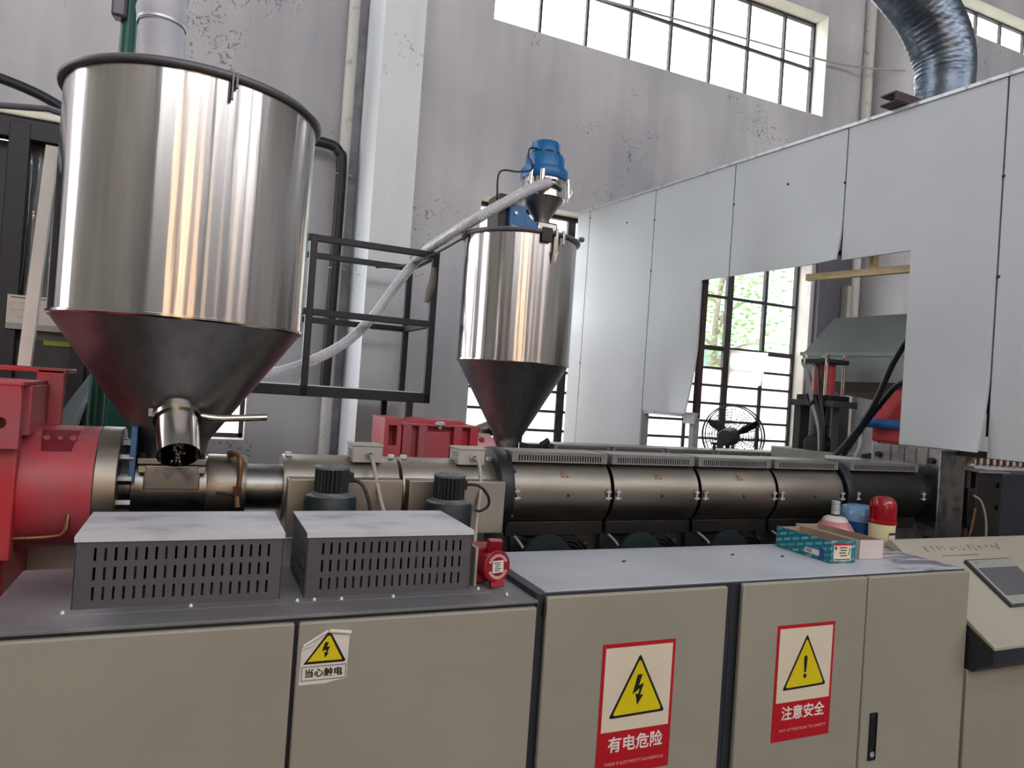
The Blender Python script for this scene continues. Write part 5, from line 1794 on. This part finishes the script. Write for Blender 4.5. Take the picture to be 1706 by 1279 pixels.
# ------------------------------------------------------------------ left background: dark booth
BO = thing('dark_booth', 'dark steel booth with clear film curtain behind the red gearbox', 'booth', (-1.2, 2.3, 0))
for x in (-.905, -1.9):
    MB().box(x - .045, x + .045, 2.2, 2.3, 0, 2.80).build('post', 'booth_dark', BO, bevel=.004)
MB().box(-.62, -.55, 2.2, 2.3, 0, 2.80).build('post', 'booth_dark', BO, bevel=.004)
MB().box(-2.0, -.548, 2.205, 2.295, 2.72, 2.82).build('header', 'booth_dark', BO, bevel=.004)
MB().box(-2.0, -.3, 2.25, 2.29, .2, 1.72).build('lower_panel', 'booth_panel', BO, bevel=.004)
MB().box(-2.0, -.95, 2.30, 2.33, 1.72, 2.72).build('rear_panel', 'booth_panel', BO, bevel=.004)
m = MB()
n = 24
vs, fs_ = [], []
for i in range(n + 1):
    for j in range(9):
        x = -.86 + .24 * i / n
        vs.append((x, 2.235 + .012 * math.sin(i * 1.1 + j * .3) + .006 * math.sin(j * 1.7), 2.72 - j * .12))
for i in range(n):
    for j in range(8):
        a = i * 9 + j
        fs_.append((a, a + 1, a + 10, a + 9))
film = m.add(vs, fs_).build('film_curtain', 'clear_film', BO, fix=False)
md = film.modifiers.new('thickness', 'SOLIDIFY')
md.thickness = .002
MB().box(-.90, -.56, 2.31, 2.32, 1.68, 2.74).build('backing_sheet', 'sheet_grey', BO)
nt = thing('notice_sheet', 'handwritten white notice sheet clipped to the dark booth curtain', 'notice', (-.78, 2.19, 1.79))
MB().box(-.90, -.66, 2.185, 2.19, 1.795, 1.935).build('sheet', 'paper_white', nt)
m = MB()
for k in range(6):
    for j in range(3):
        if (k + j) % 4:
            m.box(-.885 + k * .036, -.865 + k * .036 + .006 * (j % 2), 2.1835, 2.185, 1.825 + j * .034, 1.829 + j * .034)
m.build('handwriting', 'caption_pink', nt)
MB().box(-.885, -.70, 2.1838, 2.185, 1.921, 1.925).build('heading_line', 'rubber_black', nt)
MB().box(-.90, -.66, 2.184, 2.19, 1.765, 1.795).build('clear_edge', 'sheet_grey', nt)
o = MB().box(-.745, -.62, 2.24, 2.249, 1.695, 1.72).build('green_label', 'green_strip')
tag(o, 'narrow lime green label strip on the dark booth panel', 'label')
o = MB().tube(curve([(-2.0, 2.5, 3.13), (-1.4, 2.5, 3.13), (-1.0, 2.5, 3.075), (-.75, 2.5, 2.98), (-.5, 2.5, 2.82)], 8), .028, 12).build('overhead_hose', 'booth_dark')
tag(o, 'dark hose arching over the booth beside the large hopper', 'hose')
o = MB().tube([(-1.9, 2.24, 2.80), (-1.1, 2.24, 2.86), (-.80, 2.24, 2.90), (-.55, 2.24, 2.86)], .018, 10).build('cross_tube', 'rim_grey')
tag(o, 'grey tube resting across the top of the dark booth', 'tube')
o = MB().beam((-.615, 1.18, 1.59), (-.60, 1.30, 2.47), .042, .034).build('white_stick', 'white_plastic')
tag(o, 'white plastic strip leaning upright on the red gearbox', 'strip')
o = MB().box(-.42, -.24, 2.0, 2.2, 0, 1.62).build('green_cabinet', 'pipe_green', bevel=.01)
tag(o, 'dark green machine box between the red gearbox and the large hopper cone', 'machine box')
m = MB()
vs, fs_ = [], []
for i in range(13):
    for j in range(5):
        t_ = i / 12
        x = -.555 + .22 * max(0, (t_ - .7) / .3) ** 1.6 + .06 * (j - 2) / 2 * (1 - .75 * max(0, (t_ - .7) / .3))
        vs.append((x, 1.62 + .03 * math.cos(j), 1.72 * t_ if t_ < .75 else 1.29 + .43 * (t_ - .75) / .25))
for i in range(12):
    for j in range(4):
        a = i * 5 + j
        fs_.append((a, a + 1, a + 6, a + 5))
frosted('cloudy_film', (.80, .84, .86), .5)
o = m.add(vs, fs_).build('plastic_bag', 'cloudy_film', fix=False)
md = o.modifiers.new('thickness', 'SOLIDIFY')
md.thickness = .002
tag(o, 'cloudy plastic bag draped between the red gearbox and the hopper cone', 'bag')
